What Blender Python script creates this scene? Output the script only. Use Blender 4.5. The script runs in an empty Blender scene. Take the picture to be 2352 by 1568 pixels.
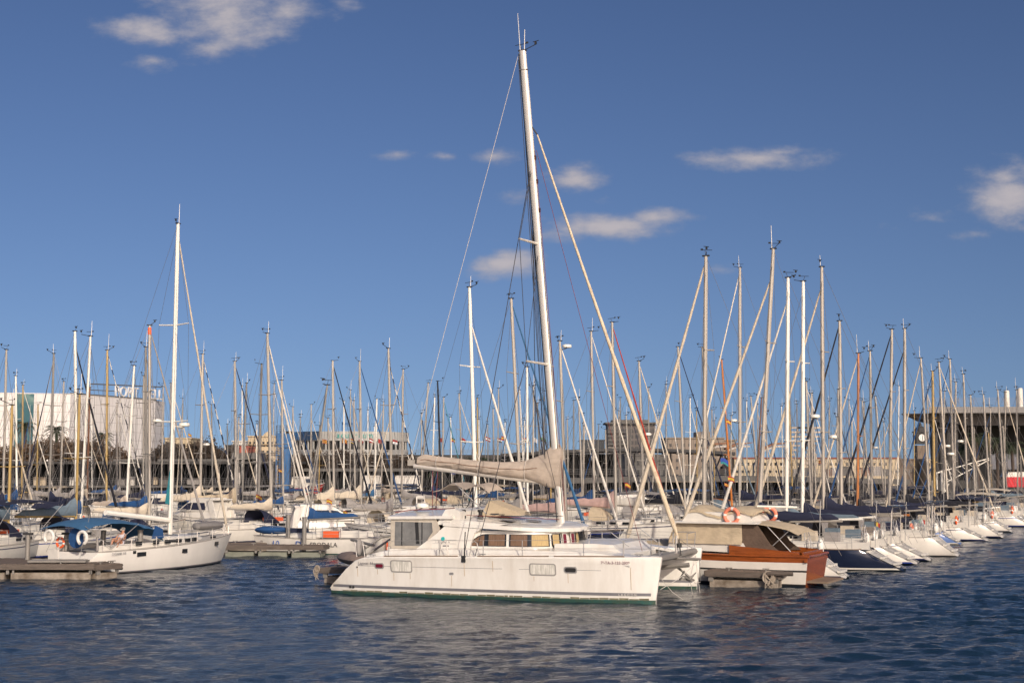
import bpy, bmesh, math, random
from mathutils import Vector, Matrix
random.seed(7)
R = math.radians
scene = bpy.context.scene
C = scene.collection
# ---------------------------------------------------------------- camera
F, H = 3100.0, 4.8                    # focal length in photo pixels (2352 wide), eye height above water
PT = math.atan(296/3100)
cam_d = bpy.data.cameras.new("camera"); cam = bpy.data.objects.new("camera", cam_d); C.objects.link(cam)
cam.location = (0, 0, H); cam.rotation_euler = (math.pi/2+PT, 0, 0)
cam_d.sensor_width = 36; cam_d.lens = F/2352*36; cam_d.clip_end = 6000; cam_d.clip_start = .5
scene.camera = cam
scene.view_settings.view_transform = 'Standard'; scene.view_settings.look = 'None'
scene.view_settings.exposure = 0.0; scene.view_settings.gamma = 1
def ray(px, py):
    u = (px-1176)/F; v = (784-py)/F
    return (u, math.cos(PT)-math.sin(PT)*v, math.sin(PT)+math.cos(PT)*v)
def W(px, py, Y):
    d = ray(px, py); t = Y/d[1]
    return Vector((d[0]*t, Y, H+d[2]*t))
# ---------------------------------------------------------------- light
OZ, LIFT, TINT = 1.2, .13, (.070, .078, .093, 1)
SUN_AZ, SUN_EL = R(159), R(27)
sun_d = bpy.data.lights.new("sun", 'SUN'); sun = bpy.data.objects.new("sun", sun_d); C.objects.link(sun)
sun_d.energy = 3.6; sun_d.angle = R(.5); sun_d.color = (1, .885, .75)
sd = Vector((math.sin(SUN_AZ)*math.cos(SUN_EL), math.cos(SUN_AZ)*math.cos(SUN_EL), math.sin(SUN_EL)))
sun.rotation_euler = sd.to_track_quat('Z', 'Y').to_euler()
world = bpy.data.worlds.new("World"); scene.world = world; world.use_nodes = True
wn, wl = world.node_tree.nodes, world.node_tree.links
wn.clear()
def N(t, **k):
    n = wn.new(t)
    for a, b in k.items(): setattr(n, a, b)
    return n
def MATH(op, a, b=None, c=None, clamp=False):
    n = N('ShaderNodeMath', operation=op, use_clamp=clamp)
    for i, v in enumerate((a, b, c)):
        if v is None: continue
        if isinstance(v, (int, float)): n.inputs[i].default_value = v
        else: wl.new(v, n.inputs[i])
    return n.outputs[0]
out = N('ShaderNodeOutputWorld'); bg = N('ShaderNodeBackground'); bg.inputs[1].default_value = .1
sky = N('ShaderNodeTexSky', sky_type='NISHITA', sun_disc=False)
sky.sun_elevation = SUN_EL; sky.sun_rotation = SUN_AZ; sky.altitude = 20
sky.air_density = 1.0; sky.dust_density = 2.0; sky.ozone_density = OZ
tc = N('ShaderNodeTexCoord'); vm = N('ShaderNodeVectorMath', operation='MULTIPLY_ADD'); wl.new(tc.outputs['Generated'], vm.inputs[0]); vm.inputs[1].default_value = (1, 1, .85); vm.inputs[2].default_value = (0, 0, LIFT)
nm = N('ShaderNodeVectorMath', operation='NORMALIZE'); wl.new(vm.outputs[0], nm.inputs[0]); wl.new(nm.outputs[0], sky.inputs[0])
tint = N('ShaderNodeMix', data_type='RGBA', blend_type='MULTIPLY'); tint.inputs[0].default_value = 1; wl.new(sky.outputs[0], tint.inputs[6]); tint.inputs[7].default_value = TINT
sp = N('ShaderNodeSeparateXYZ'); wl.new(tc.outputs['Generated'], sp.inputs[0])
yy = MATH('MAXIMUM', sp.outputs[1], .05)
ax = MATH('DIVIDE', sp.outputs[0], yy); el = MATH('DIVIDE', sp.outputs[2], yy)
cmb = N('ShaderNodeCombineXYZ'); wl.new(ax, cmb.inputs[0]); wl.new(el, cmb.inputs[1])
nz = N('ShaderNodeTexNoise'); nz.inputs['Scale'].default_value = 32; nz.inputs['Detail'].default_value = 7
nz.inputs['Roughness'].default_value = .6
mp = N('ShaderNodeMapping'); mp.inputs['Scale'].default_value = (.75, 1.5, 1); wl.new(cmb.outputs[0], mp.inputs[0]); wl.new(mp.outputs[0], nz.inputs['Vector'])
CL = [(520,40,165,75,1),(335,72,95,42,1),(660,30,85,40,.95),(470,110,60,30,.6),(350,138,40,18,.5),(800,5,45,16,.5),(1135,358,62,20,.75),(1020,360,34,11,.5),(915,354,36,14,.45),
 (1325,408,72,30,1),(1175,450,60,15,.45),(1384,456,28,14,.35),(1400,520,155,30,1),(1500,502,75,26,.85),(1290,538,70,20,.5),(1570,502,50,12,.35),
 (1162,606,82,30,1.1),(1735,362,150,26,1),(1790,350,80,17,.85),(2318,450,92,66,1.1),(2310,410,52,32,1),(2140,503,44,17,.45),(2052,526,34,12,.3),(2240,535,54,13,.4),(1660,620,50,9,.3),(1140,552,28,7,.3)]
mask = None
for px, py, w, h, s in CL:
    d = ray(px, py); cx, cy = d[0]/d[1], d[2]/d[1]; w, h = w/F, h/F
    a = MATH('MULTIPLY', MATH('SUBTRACT', ax, cx), 1/w); b = MATH('MULTIPLY', MATH('SUBTRACT', el, cy), 1/h)
    r = MATH('SQRT', MATH('ADD', MATH('MULTIPLY', a, a), MATH('MULTIPLY', b, b)))
    m = MATH('MULTIPLY', MATH('SUBTRACT', 1.42, r), s)
    mask = m if mask is None else MATH('MAXIMUM', mask, m)
mask = MATH('MAXIMUM', mask, -1.0)
dens = MATH('ADD', mask, MATH('MULTIPLY', MATH('SUBTRACT', nz.outputs[0], .5), 2.5))
ss = N('ShaderNodeMapRange', interpolation_type='SMOOTHSTEP'); wl.new(dens, ss.inputs[0])
ss.inputs[1].default_value = .02; ss.inputs[2].default_value = 1.35; ss.inputs[4].default_value = .9
lit = N('ShaderNodeMapRange'); wl.new(dens, lit.inputs[0]); lit.inputs[1].default_value = .1; lit.inputs[2].default_value = 1.5
cc = N('ShaderNodeMix', data_type='RGBA'); wl.new(lit.outputs[0], cc.inputs[0])
cc.inputs[6].default_value = (3.0, 3.1, 3.8, 1); cc.inputs[7].default_value = (5.2, 4.75, 4.9, 1)
mx = N('ShaderNodeMix', data_type='RGBA'); wl.new(ss.outputs[0], mx.inputs[0]); gm = N('ShaderNodeGamma'); gm.inputs[1].default_value = 1.5; wl.new(tint.outputs[2], gm.inputs[0]); tt2 = N('ShaderNodeVectorMath', operation='MULTIPLY'); wl.new(gm.outputs[0], tt2.inputs[0]); tt2.inputs[1].default_value = (20.4, 16.3, 13.7); wl.new(tt2.outputs[0], mx.inputs[6]); wl.new(cc.outputs[2], mx.inputs[7])
wl.new(mx.outputs[2], bg.inputs[0]); wl.new(bg.outputs[0], out.inputs[0])
# ---------------------------------------------------------------- materials
MATS = {}
def mat(name, col, rough=.5, metal=0, var=.12, scale=3.0, bump=0, bscale=8, coat=0, stretch=(1,1,1), col2=None, emit=None, vlo=.35, vhi=.7):
    if name in MATS: return MATS[name]
    m = bpy.data.materials.new(name); m.use_nodes = True; n, l = m.node_tree.nodes, m.node_tree.links
    b = n['Principled BSDF']; b.inputs['Roughness'].default_value = rough; b.inputs['Metallic'].default_value = metal
    if coat: b.inputs['Coat Weight'].default_value = coat; b.inputs['Coat Roughness'].default_value = .15
    t = n.new('ShaderNodeTexCoord'); mpn = n.new('ShaderNodeMapping'); mpn.inputs['Scale'].default_value = stretch
    l.new(t.outputs['Object'], mpn.inputs[0])
    if var or col2:
        z = n.new('ShaderNodeTexNoise'); z.inputs['Scale'].default_value = scale; z.inputs['Detail'].default_value = 6; z.inputs['Roughness'].default_value = .65
        l.new(mpn.outputs[0], z.inputs['Vector'])
        r = n.new('ShaderNodeMapRange'); r.inputs[1].default_value = vlo; r.inputs[2].default_value = vhi; l.new(z.outputs[0], r.inputs[0])
        x = n.new('ShaderNodeMix'); x.data_type = 'RGBA'; l.new(r.outputs[0], x.inputs[0])
        x.inputs[6].default_value = (*col, 1)
        x.inputs[7].default_value = (*(col2 or [c*(1-var) for c in col]), 1); l.new(x.outputs[2], b.inputs['Base Color'])
    else: b.inputs['Base Color'].default_value = (*col, 1)
    if bump:
        z2 = n.new('ShaderNodeTexNoise'); z2.inputs['Scale'].default_value = bscale; z2.inputs['Detail'].default_value = 4
        l.new(mpn.outputs[0], z2.inputs['Vector']); bp = n.new('ShaderNodeBump'); bp.inputs['Strength'].default_value = bump; bp.inputs['Distance'].default_value = .05
        l.new(z2.outputs[0], bp.inputs['Height']); l.new(bp.outputs[0], b.inputs['Normal'])
    if emit: b.inputs['Emission Color'].default_value = (*col, 1); b.inputs['Emission Strength'].default_value = emit
    MATS[name] = m; return m
gel = mat('gelcoat', (.73,.705,.645), .28, var=.10, scale=.9, stretch=(1,1,.5))
gelw = mat('white_gelcoat', (.68,.65,.58), .3, var=.14, scale=1.5)
deckm = mat('deck_gelcoat', (.50,.47,.41), .5, var=.2, scale=4)
catgel = mat('catamaran_gelcoat', (.71,.69,.63), .2, scale=1.3, stretch=(1.6,1.2,.35), bump=.05, bscale=1.2, col2=(.55,.51,.44), vlo=.42, vhi=.9)
navyg = mat('navy_gelcoat', (.012,.018,.04), .15, var=.2)
greyg = mat('grey_gelcoat', (.22,.24,.25), .25, var=.1)
blueg = mat('blue_gelcoat', (.12,.20,.42), .3)
alu = mat('aluminium', (.41,.375,.32), .45, metal=.12, var=.15, scale=1.2, stretch=(1,1,.3))
darkalu = mat('dull_aluminium', (.24,.225,.20), .5, metal=.15, var=.15)
whitep = mat('white_paint', (.80,.77,.68), .35, var=.06, scale=1, stretch=(1,1,.3))
goldm = mat('gold_mast_paint', (.42,.29,.10), .45, metal=.1, var=.2, scale=2, stretch=(1,1,.3))
brownm = mat('varnished_brown', (.20,.08,.03), .4, var=.3, stretch=(1,1,.3))
orangem = mat('varnished_spruce', (.50,.17,.03), .3, var=.3, scale=4, stretch=(1,1,.2), coat=.5)
blackm = mat('black_carbon', (.015,.015,.018), .35)
steel = mat('stainless_steel', (.42,.41,.39), .3, metal=.5, var=0)
wire = mat('rigging_wire', (.16,.15,.14), .45, metal=.4, var=0)
wirel = mat('pale_rope', (.50,.47,.42), .8, var=0)
darkrope = mat('dark_rope', (.03,.03,.035), .8, var=0)
redrope = mat('red_rope', (.16,.03,.03), .8, var=0)
bottomg = mat('green_antifouling', (.02,.085,.075), .6, var=.35, scale=5, col2=(.05,.07,.04))
bottomd = mat('dark_antifouling', (.01,.014,.02), .5)
glass = mat('dark_window_glass', (.02,.022,.025), .08, var=0)
glassb = mat('blue_window_glass', (.04,.06,.10), .08, var=0)
blackr = mat('black_rubber', (.02,.02,.02), .6)
stripeg = mat('grey_stripe', (.17,.17,.18), .5, var=.15, scale=6)
stripeb = mat('navy_stripe', (.015,.02,.07), .4)
teak = mat('weathered_teak', (.22,.16,.11), .75, var=.3, scale=6, stretch=(.4,6,1))
maho = mat('varnished_mahogany', (.31,.08,.018), .25, var=.5, scale=3, stretch=(.4,4,3), coat=.35)
def canvas(n, c): return mat(n, c, .85, var=.22, scale=2.5, bump=.5, bscale=3.5, stretch=(1,1,1.6))
CV = {'navy': canvas('navy_canvas', (.012,.016,.042)), 'black': canvas('black_canvas', (.010,.011,.018)), 'blue': canvas('blue_canvas', (.012,.065,.19)),
      'blue2': canvas('pacific_blue_canvas', (.035,.12,.24)), 'royal': canvas('royal_blue_canvas', (.01,.03,.20)), 'cream': canvas('cream_canvas', (.58,.505,.39)), 'white': canvas('white_canvas', (.68,.64,.56)),
      'grey': canvas('grey_canvas', (.30,.28,.26)), 'tan': canvas('tan_canvas', (.50,.41,.28)), 'red': canvas('red_canvas', (.38,.045,.025)), 'slate': canvas('slate_canvas', (.13,.18,.22)),
      'teal': canvas('teal_canvas', (.02,.20,.24)), 'taupe': canvas('taupe_canvas', (.44,.37,.30)), 'pink': canvas('faded_pink_canvas', (.50,.34,.30)),'green':canvas('green_canvas',(.02,.12,.07))}
MASTM = {'alu': alu, 'white': whitep, 'gold': goldm, 'dark': darkalu, 'brown': brownm, 'orange': orangem, 'blackm': blackm}
orangeb = mat('orange_buoy', (.75,.12,.03), .5)
fend = mat('white_fender', (.72,.70,.64), .5)
# ---------------------------------------------------------------- mesh builder
class MB:
    def __init__(s): s.v = []; s.f = []; s.m = []; s.cur = 0
    def mi(s, i): s.cur = i; return s
    def q(s, *ids): s.f.append(ids); s.m.append(s.cur)
    def add(s, vs): k = len(s.v); s.v += [tuple(p) for p in vs]; return k
    def poly(s, pts): k = s.add(pts); s.q(*range(k, k+len(pts))); return s
    def box(s, c, d, rz=0, ry=0):
        k = len(s.v); M = Matrix.Rotation(rz, 3, 'Z') @ Matrix.Rotation(ry, 3, 'Y')
        for z in (-.5, .5):
            for x, y in ((-.5,-.5),(.5,-.5),(.5,.5),(-.5,.5)):
                p = M @ Vector((x*d[0], y*d[1], z*d[2])); s.v.append((c[0]+p.x, c[1]+p.y, c[2]+p.z))
        for f in ((3,2,1,0),(4,5,6,7),(0,1,5,4),(1,2,6,5),(2,3,7,6),(3,0,4,7)): s.q(*[k+i for i in f])
        return s
    def rings(s, rs, closed=True, caps=True, mf=None):
        n = len(rs[0]); k = len(s.v)
        for r in rs: s.v += [tuple(p) for p in r]
        for i in range(len(rs)-1):
            for j in range(n if closed else n-1):
                if mf: s.cur = mf(i, j)
                a = k+i*n+j; b = k+i*n+(j+1) % n; s.q(a, b, b+n, a+n)
        if caps and closed:
            s.q(*[k+j for j in reversed(range(n))]); s.q(*[k+(len(rs)-1)*n+j for j in range(n)])
        return s
    def tube(s, pts, r, n=6, mf=None, caps=True):
        pts = [Vector(p) for p in pts]; rs = []
        rr = r if isinstance(r, (list, tuple)) else [r]*len(pts)
        up = None
        for i, p in enumerate(pts):
            d = (pts[min(i+1, len(pts)-1)]-pts[max(i-1, 0)])
            if d.length < 1e-9: d = Vector((0,0,1))
            d.normalize()
            if up is None: up = Vector((0,0,1)) if abs(d.z) < .9 else Vector((1,0,0))
            x = d.cross(up); 
            if x.length < 1e-6: up = Vector((0,1,0)); x = d.cross(up)
            x.normalize(); y = x.cross(d); up = y if abs(d.z) < .9 else up
            rs.append([p+(x*math.cos(2*math.pi*j/n)+y*math.sin(2*math.pi*j/n))*rr[i] for j in range(n)])
        return s.rings(rs, True, caps, mf)
    def wires(s, segs, r, n=3):
        for a, b in segs: s.tube([a, b], r, n, caps=False)
        return s
    def ell(s, c, d, nu=10, nv=6):
        rs = []
        for i in range(nv+1):
            t = math.pi*(i/nv)*.998+.003
            rs.append([(c[0]+d[0]*math.sin(t)*math.cos(2*math.pi*j/nu), c[1]+d[1]*math.sin(t)*math.sin(2*math.pi*j/nu), c[2]-d[2]*math.cos(t)) for j in range(nu)])
        return s.rings(rs)
    def torus(s, c, Rr, r, ax, bx, n=16, m=6, a0=0, a1=360, mf=None):
        ax, bx = Vector(ax).normalized(), Vector(bx).normalized(); cz = ax.cross(bx); rs = []
        full = a1-a0 >= 360
        for i in range(n+1):
            t = R(a0+(a1-a0)*i/n); d = ax*math.cos(t)+bx*math.sin(t)
            rs.append([Vector(c)+d*(Rr+r*math.cos(2*math.pi*j/m))+cz*r*math.sin(2*math.pi*j/m) for j in range(m)])
        return s.rings(rs, True, not full, mf)
    def sheet(s, grid, th=.02):
        nr, nc = len(grid), len(grid[0]); k = len(s.v)
        for row in grid: s.v += [tuple(p) for p in row]
        k2 = len(s.v)
        for row in grid: s.v += [(p[0], p[1], p[2]-th) for p in row]
        for i in range(nr-1):
            for j in range(nc-1):
                a = i*nc+j; s.q(k+a, k+a+1, k+a+nc+1, k+a+nc); s.q(k2+a, k2+a+nc, k2+a+nc+1, k2+a+1)
        for i in range(nr-1):
            for j in (0, nc-1): a = i*nc+j; s.q(k+a, k+a+nc, k2+a+nc, k2+a)
        for j in range(nc-1):
            for i in (0, nr-1): a = i*nc+j; s.q(k+a, k+a+1, k2+a+1, k2+a)
        return s
    def prism(s, poly, z0, z1):
        n = len(poly); k = len(s.v)
        s.v += [(p[0], p[1], z0) for p in poly]+[(p[0], p[1], z1) for p in poly]
        s.q(*[k+i for i in reversed(range(n))]); s.q(*[k+n+i for i in range(n)])
        for i in range(n): s.q(k+i, k+(i+1) % n, k+n+(i+1) % n, k+n+i)
        return s
    def prismy(s, poly, y0, y1):            # poly in x,z extruded along y
        n = len(poly); k = len(s.v)
        s.v += [(p[0], y0, p[1]) for p in poly]+[(p[0], y1, p[1]) for p in poly]
        s.q(*[k+i for i in range(n)]); s.q(*[k+n+i for i in reversed(range(n))])
        for i in range(n): s.q(k+(i+1) % n, k+i, k+n+i, k+n+(i+1) % n)
        return s
    def build(s, name, mats, parent=None, smooth=False, label=None):
        me = bpy.data.meshes.new(name); me.from_pydata(s.v, [], s.f)
        for m in (mats if isinstance(mats, (list, tuple)) else [mats]): me.materials.append(m)
        if len(me.materials) > 1: me.polygons.foreach_set('material_index', s.m)
        me.update()
        o = bpy.data.objects.new(name, me); C.objects.link(o)
        if parent: o.parent = parent
        if label: o['label'] = label
        if smooth:
            me.polygons.foreach_set('use_smooth', [True]*len(me.polygons))
            try: me.set_sharp_from_angle(angle=R(38))
            except Exception: pass
        return o
def thing(name, label, cat, loc=(0,0,0), rz=0, group=None):
    o = bpy.data.objects.new(name, None); C.objects.link(o); o.location = loc; o.rotation_euler = (0, 0, rz)
    o.empty_display_size = .3
    return tag(o, label, cat, group)
def tag(o, label, cat, group=None):
    o['label'] = label; o['category'] = cat
    if group: o['group'] = group
    return o
def struct(o): o['kind'] = 'structure'; return o
def text(name, body, size, m, parent, loc, rot, ext=.003, sx=1):
    cu = bpy.data.curves.new('t', 'FONT'); cu.body = body; cu.size = size; cu.extrude = ext; cu.resolution_u = 2
    to = bpy.data.objects.new('t', cu); C.objects.link(to); bpy.context.view_layer.update()
    me = bpy.data.meshes.new_from_object(to.evaluated_get(bpy.context.evaluated_depsgraph_get()))
    bpy.data.objects.remove(to); me.name = name; me.materials.clear(); me.materials.append(m)
    o = bpy.data.objects.new(name, me); C.objects.link(o); o.location = loc; o.rotation_euler = rot; o.scale = (sx, 1, 1)
    if parent: o.parent = parent
    return o
# ---------------------------------------------------------------- water
def make_water():
    ys = []; y = 12.0
    while y < 160: ys.append(y); y += max(.13, y*.0034)
    while y < 6000: ys.append(y); y *= 1.18
    ys = [-60, -20, 5] + ys
    nx = 300; mb = MB()
    rnd = random.Random(3); waves = []
    for i in range(34):
        lam = 3.2*(.88**i)+.28; a = R(rnd.uniform(-62, 38)); amp = .0120*lam**.75*rnd.uniform(.6, 1.2)
        k = 2*math.pi/lam; waves.append((math.sin(a)*k, math.cos(a)*k, amp, rnd.uniform(0, 6.28)))
    import numpy as np
    Y = np.array(ys); half = np.maximum(30, Y*.46+8); half[Y > 160] = np.maximum(half[Y > 160], 400)
    U = np.linspace(-1, 1, nx); X = half[:, None]*U[None, :]; YY = np.repeat(Y[:, None], nx, 1); Z = np.zeros_like(X)
    wx = X+.5*np.sin(.23*YY+.11*X)+.3*np.sin(.4*X-.31*YY); wy = YY+.6*np.sin(.19*X+1.3)+.4*np.sin(.33*YY+.21*X)
    for kx, ky, a, ph in waves:
        Z += a*(1-2*np.abs(np.sin((kx*wx+ky*wy+ph)/2))**1.2)*.5 if a > .02 else a*np.sin(kx*wx+ky*wy+ph)
    patch = .62+.38*np.sin(.11*X+.05*YY+.8*np.sin(.07*YY))*np.sin(.09*YY-.04*X+1)
    damp = np.clip(1-(YY-45)/90, .16, 1); Z *= patch*damp*1.0; Z[YY > 165] = 0; Z[YY<11]=0
    co = np.stack([X, YY, Z], -1).reshape(-1, 3)
    ny = len(ys); idx = np.arange(ny*nx).reshape(ny, nx)
    fs = np.stack([idx[:-1, :-1], idx[:-1, 1:], idx[1:, 1:], idx[1:, :-1]], -1).reshape(-1, 4)
    me = bpy.data.meshes.new('water'); me.from_pydata(co.tolist(), [], fs.tolist()); me.polygons.foreach_set('use_smooth', [True]*len(me.polygons))
    o = bpy.data.objects.new('water', me); C.objects.link(o); struct(o)
    m = bpy.data.materials.new('harbour_water'); m.use_nodes = True; n, l = m.node_tree.nodes, m.node_tree.links; b = n['Principled BSDF']
    b.inputs['Base Color'].default_value = (.006, .020, .038, 1); b.inputs['Roughness'].default_value = .07; b.inputs['IOR'].default_value = 1.33
    t = n.new('ShaderNodeTexCoord')
    z = n.new('ShaderNodeTexNoise'); z.inputs['Scale'].default_value = 4.2; z.inputs['Detail'].default_value = 6; z.inputs['Roughness'].default_value = .6
    mp_ = n.new('ShaderNodeMapping'); mp_.inputs['Scale'].default_value = (.7, 1.25, 1); mp_.inputs['Rotation'].default_value = (0, 0, R(12))
    l.new(t.outputs['Object'], mp_.inputs[0]); l.new(mp_.outputs[0], z.inputs['Vector'])
    bp = n.new('ShaderNodeBump'); bp.inputs['Strength'].default_value = .55; bp.inputs['Distance'].default_value = .11
    l.new(z.outputs[0], bp.inputs['Height'])
    g_ = n.new('ShaderNodeTexNoise'); g_.inputs['Scale'].default_value = .07; g_.inputs['Detail'].default_value = 3; l.new(mp_.outputs[0], g_.inputs['Vector'])
    gr_ = n.new('ShaderNodeMapRange'); gr_.inputs[1].default_value = .38; gr_.inputs[2].default_value = .62; gr_.inputs[3].default_value = .35; gr_.inputs[4].default_value = .85; l.new(g_.outputs[0], gr_.inputs[0]); l.new(gr_.outputs[0], bp.inputs['Strength']); l.new(bp.outputs[0], b.inputs['Normal'])
    me.materials.append(m)
make_water()
CVW = mat('painted_shade_gelcoat', (.52,.50,.46), .5, var=.3, scale=6)  # greyer gelcoat copy, paints the shade of a stern recess
# ---------------------------------------------------------------- sailboat generator
def lerp(a, b, t): return a+(b-a)*t
def half_w(t, sw=.78, p=2.1):
    return sw+(1-sw)*math.sin(math.pi/2*t/.4) if t < .4 else max(0, 1-((t-.4)/.6)**p)
ST = [0,.04,.1,.2,.32,.45,.58,.7,.8,.88,.94,.98,1]
def hull_mesh(L, B, Fb, Fs, xs, rev=.6, rake=.5, sw=.78, sink=.12, cove=True):
    fr = lambda t: lerp(Fs, Fb, t)-.12*math.sin(math.pi*t)
    rows = [(-.45,.35),(-.15,.72),(.06,.84),(.14,.87),(.5,.95),(.80,.985),(.86,.99),(1,1)]
    rings = []
    for t in ST:
        f = fr(t); w = max(half_w(t, sw)*B/2, .02); side = []
        for k, (z, b) in enumerate(rows):
            zz = z if k < 4 else z*f
            rel = max(0, zz)/f
            bb = w*lerp(1, b, .55+.45*t) if k > 1 else w*b
            q = max(0, 1-t/.3); lo = (.20,.42,.56,.64,.87,.96,.98,1)[k]
            bb *= lerp(1, lo, q*q)
            if k < 3: zz = lerp(zz, (.10,.03,.06)[k]+.0, q*q)
            x = xs+t*L-(1-rel)*rake*t**5+rel*rev*(1-t)**9 - (0 if k > 1 else (.3*(t**4)))
            side.append((x, bb, zz))
        rings.append([(x, y, z) for x, y, z in reversed(side)]+[(x, -y, z) for x, y, z in side])
    mb = MB(); n = len(rows)
    def mf(i, j):
        if j == n-1: return 1
        r = n-2-j if j < n-1 else j-n
        return {0:1, 1:1, 2:2, 3:0, 4:0, 5:(2 if cove else 0), 6:0}[r]
    mb.rings(rings, closed=False, mf=mf)
    mb.mi(0); k = len(mb.v); mb.v += rings[0]; mb.q(*[k+i for i in range(len(rings[0]))])
    # toe rail
    mb.mi(3)
    for sg in (0, -1): mb.tube([(r[sg][0], r[sg][1], r[sg][2]+.02) for r in rings], .025, 4)
    return mb, rings, fr
def sheer_at(rings, xq):
    for a, b in zip(rings[:-1], rings[1:]):
        if a[0][0] <= xq <= b[0][0]:
            t = (xq-a[0][0])/(b[0][0]-a[0][0]+1e-9); return lerp(a[0][1], b[0][1], t), lerp(a[0][2], b[0][2], t)
    e = rings[0] if xq < rings[0][0][0] else rings[-1]; return e[0][1], e[0][2]
def cabin_mesh(x0, x1, w0, w1, zb, h, slope=.9):
    rings = []
    for k, (ins, z) in enumerate(((0, zb-.1), (.02, zb+h*.55), (.10, zb+h*.9), (.22, zb+h))):
        xf = x1-slope*(z-zb)/h*(1 if z > zb else 0); r = []
        pts = [(x0, 0), (x0, w0-ins), (lerp(x0, xf, .5), lerp(w0, w1, .35)-ins), (lerp(x0, xf, .8), lerp(w0, w1, .8)-ins), (xf-.06, w1*.62), (xf, w1*.2)]
        r = [(x, y, z) for x, y in pts]+[(x, -y, z) for x, y in reversed(pts[1:])]
        rings.append(r)
    mb = MB(); mb.rings(rings[::1], True, True); return mb
def stays(mb, A, B, r): mb.tube([A, B], r, 3, caps=False)
def furl(A, B, r, mats, name='furled_sail', parent=None, striped=False, twist=True, n=7, seg=30):
    A, B = Vector(A), Vector(B); pts, rr = [], []
    for i in range(seg+1):
        t = i/seg; p = A.lerp(B, t)
        sag = Vector((0,0,-1))*(.006*(B-A).length*4*t*(1-t))
        pts.append(p+sag); f = min(1, t/.025)*min(1, (1-t)/.03)
        rr.append(max(.018, r*f*(1.0-.62*t)*(1+.10*math.sin(i*2.1)+.05*math.sin(i*4.7))))
    mf = (lambda i, j: ((i*2+j)//3) % 2) if striped else None
    return MB().tube(pts, rr, n, mf).build(name, mats, parent, smooth=True)
def masthead(parent, top, rng, sc=1.0, h=1.0):
    mb = MB(); x, y, z = top; s = sc
    mb.box((x, y, z+.02), (.34*s, .12*s, .06))
    a = rng.uniform(-.4, 3.5); c_, s_ = math.cos(a), math.sin(a); l1 = rng.uniform(.35, .6)
    mb.tube([(x, y, z), (x+l1*c_, y+l1*s_, z+rng.uniform(.05,.3))], .011*h, 4)
    q = mb.v[-1]; mb.box((x+l1*c_, y+l1*s_, z+.30), (.09, .05, .11)).tube([(x+l1*c_-.12, y+l1*s_, z+.36), (x+l1*c_+.14, y+l1*s_, z+.40)], .010*h, 4)
    if rng.random() < .65:
        mb.tube([(x, y, z), (x-.1*c_, y, z+.28)], .008*h, 4); mb.tube([(x-.32, y, z+.27), (x+.2, y, z+.31)], .009*h, 4); mb.box((x+.2, y, z+.34), (.12, .01, .08))
    mb.build('wind_vane', blackr, parent)
    if rng.random() < .6:
        l = rng.uniform(.6, 1.3); MB().tube([(x+.08, y, z), (x+.1, y, z+l)], [.014*h, .008*h], 4).build('antenna', fend, parent)
def radar(parent, p, s=1.0, name='radar'):
    mb = MB(); x, y, z = p
    prof = [(.24,-.10),(.30,-.07),(.31,.02),(.29,.09),(.18,.12)]
    mb.mi(0); mb.rings([[(x+r*s*math.cos(2*math.pi*j/14), y+r*s*math.sin(2*math.pi*j/14), z+q*s) for j in range(14)] for r, q in prof])
    mb.mi(1); mb.tube([(x, y, z-.1*s), (x-.15*s, y, z-.17*s), (x-.42*s, y, z-.22*s)], .03*s)
    return mb.build(name, [whitep, darkalu], parent, smooth=True)
def lifebuoy(parent, c, ax, bx, name='lifebuoy', r=.36, m=None, horseshoe=False):
    mb = MB(); a = (-60, 240) if horseshoe else (0, 360)
    mb.torus(c, r*.76, r*.2, ax, bx, 20, 8, a[0], a[1], mf=None if horseshoe else (lambda i, j: 1 if i % 5 == 0 else 0))
    return mb.build(name, [m or orangeb, fend], parent, smooth=True)
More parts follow.
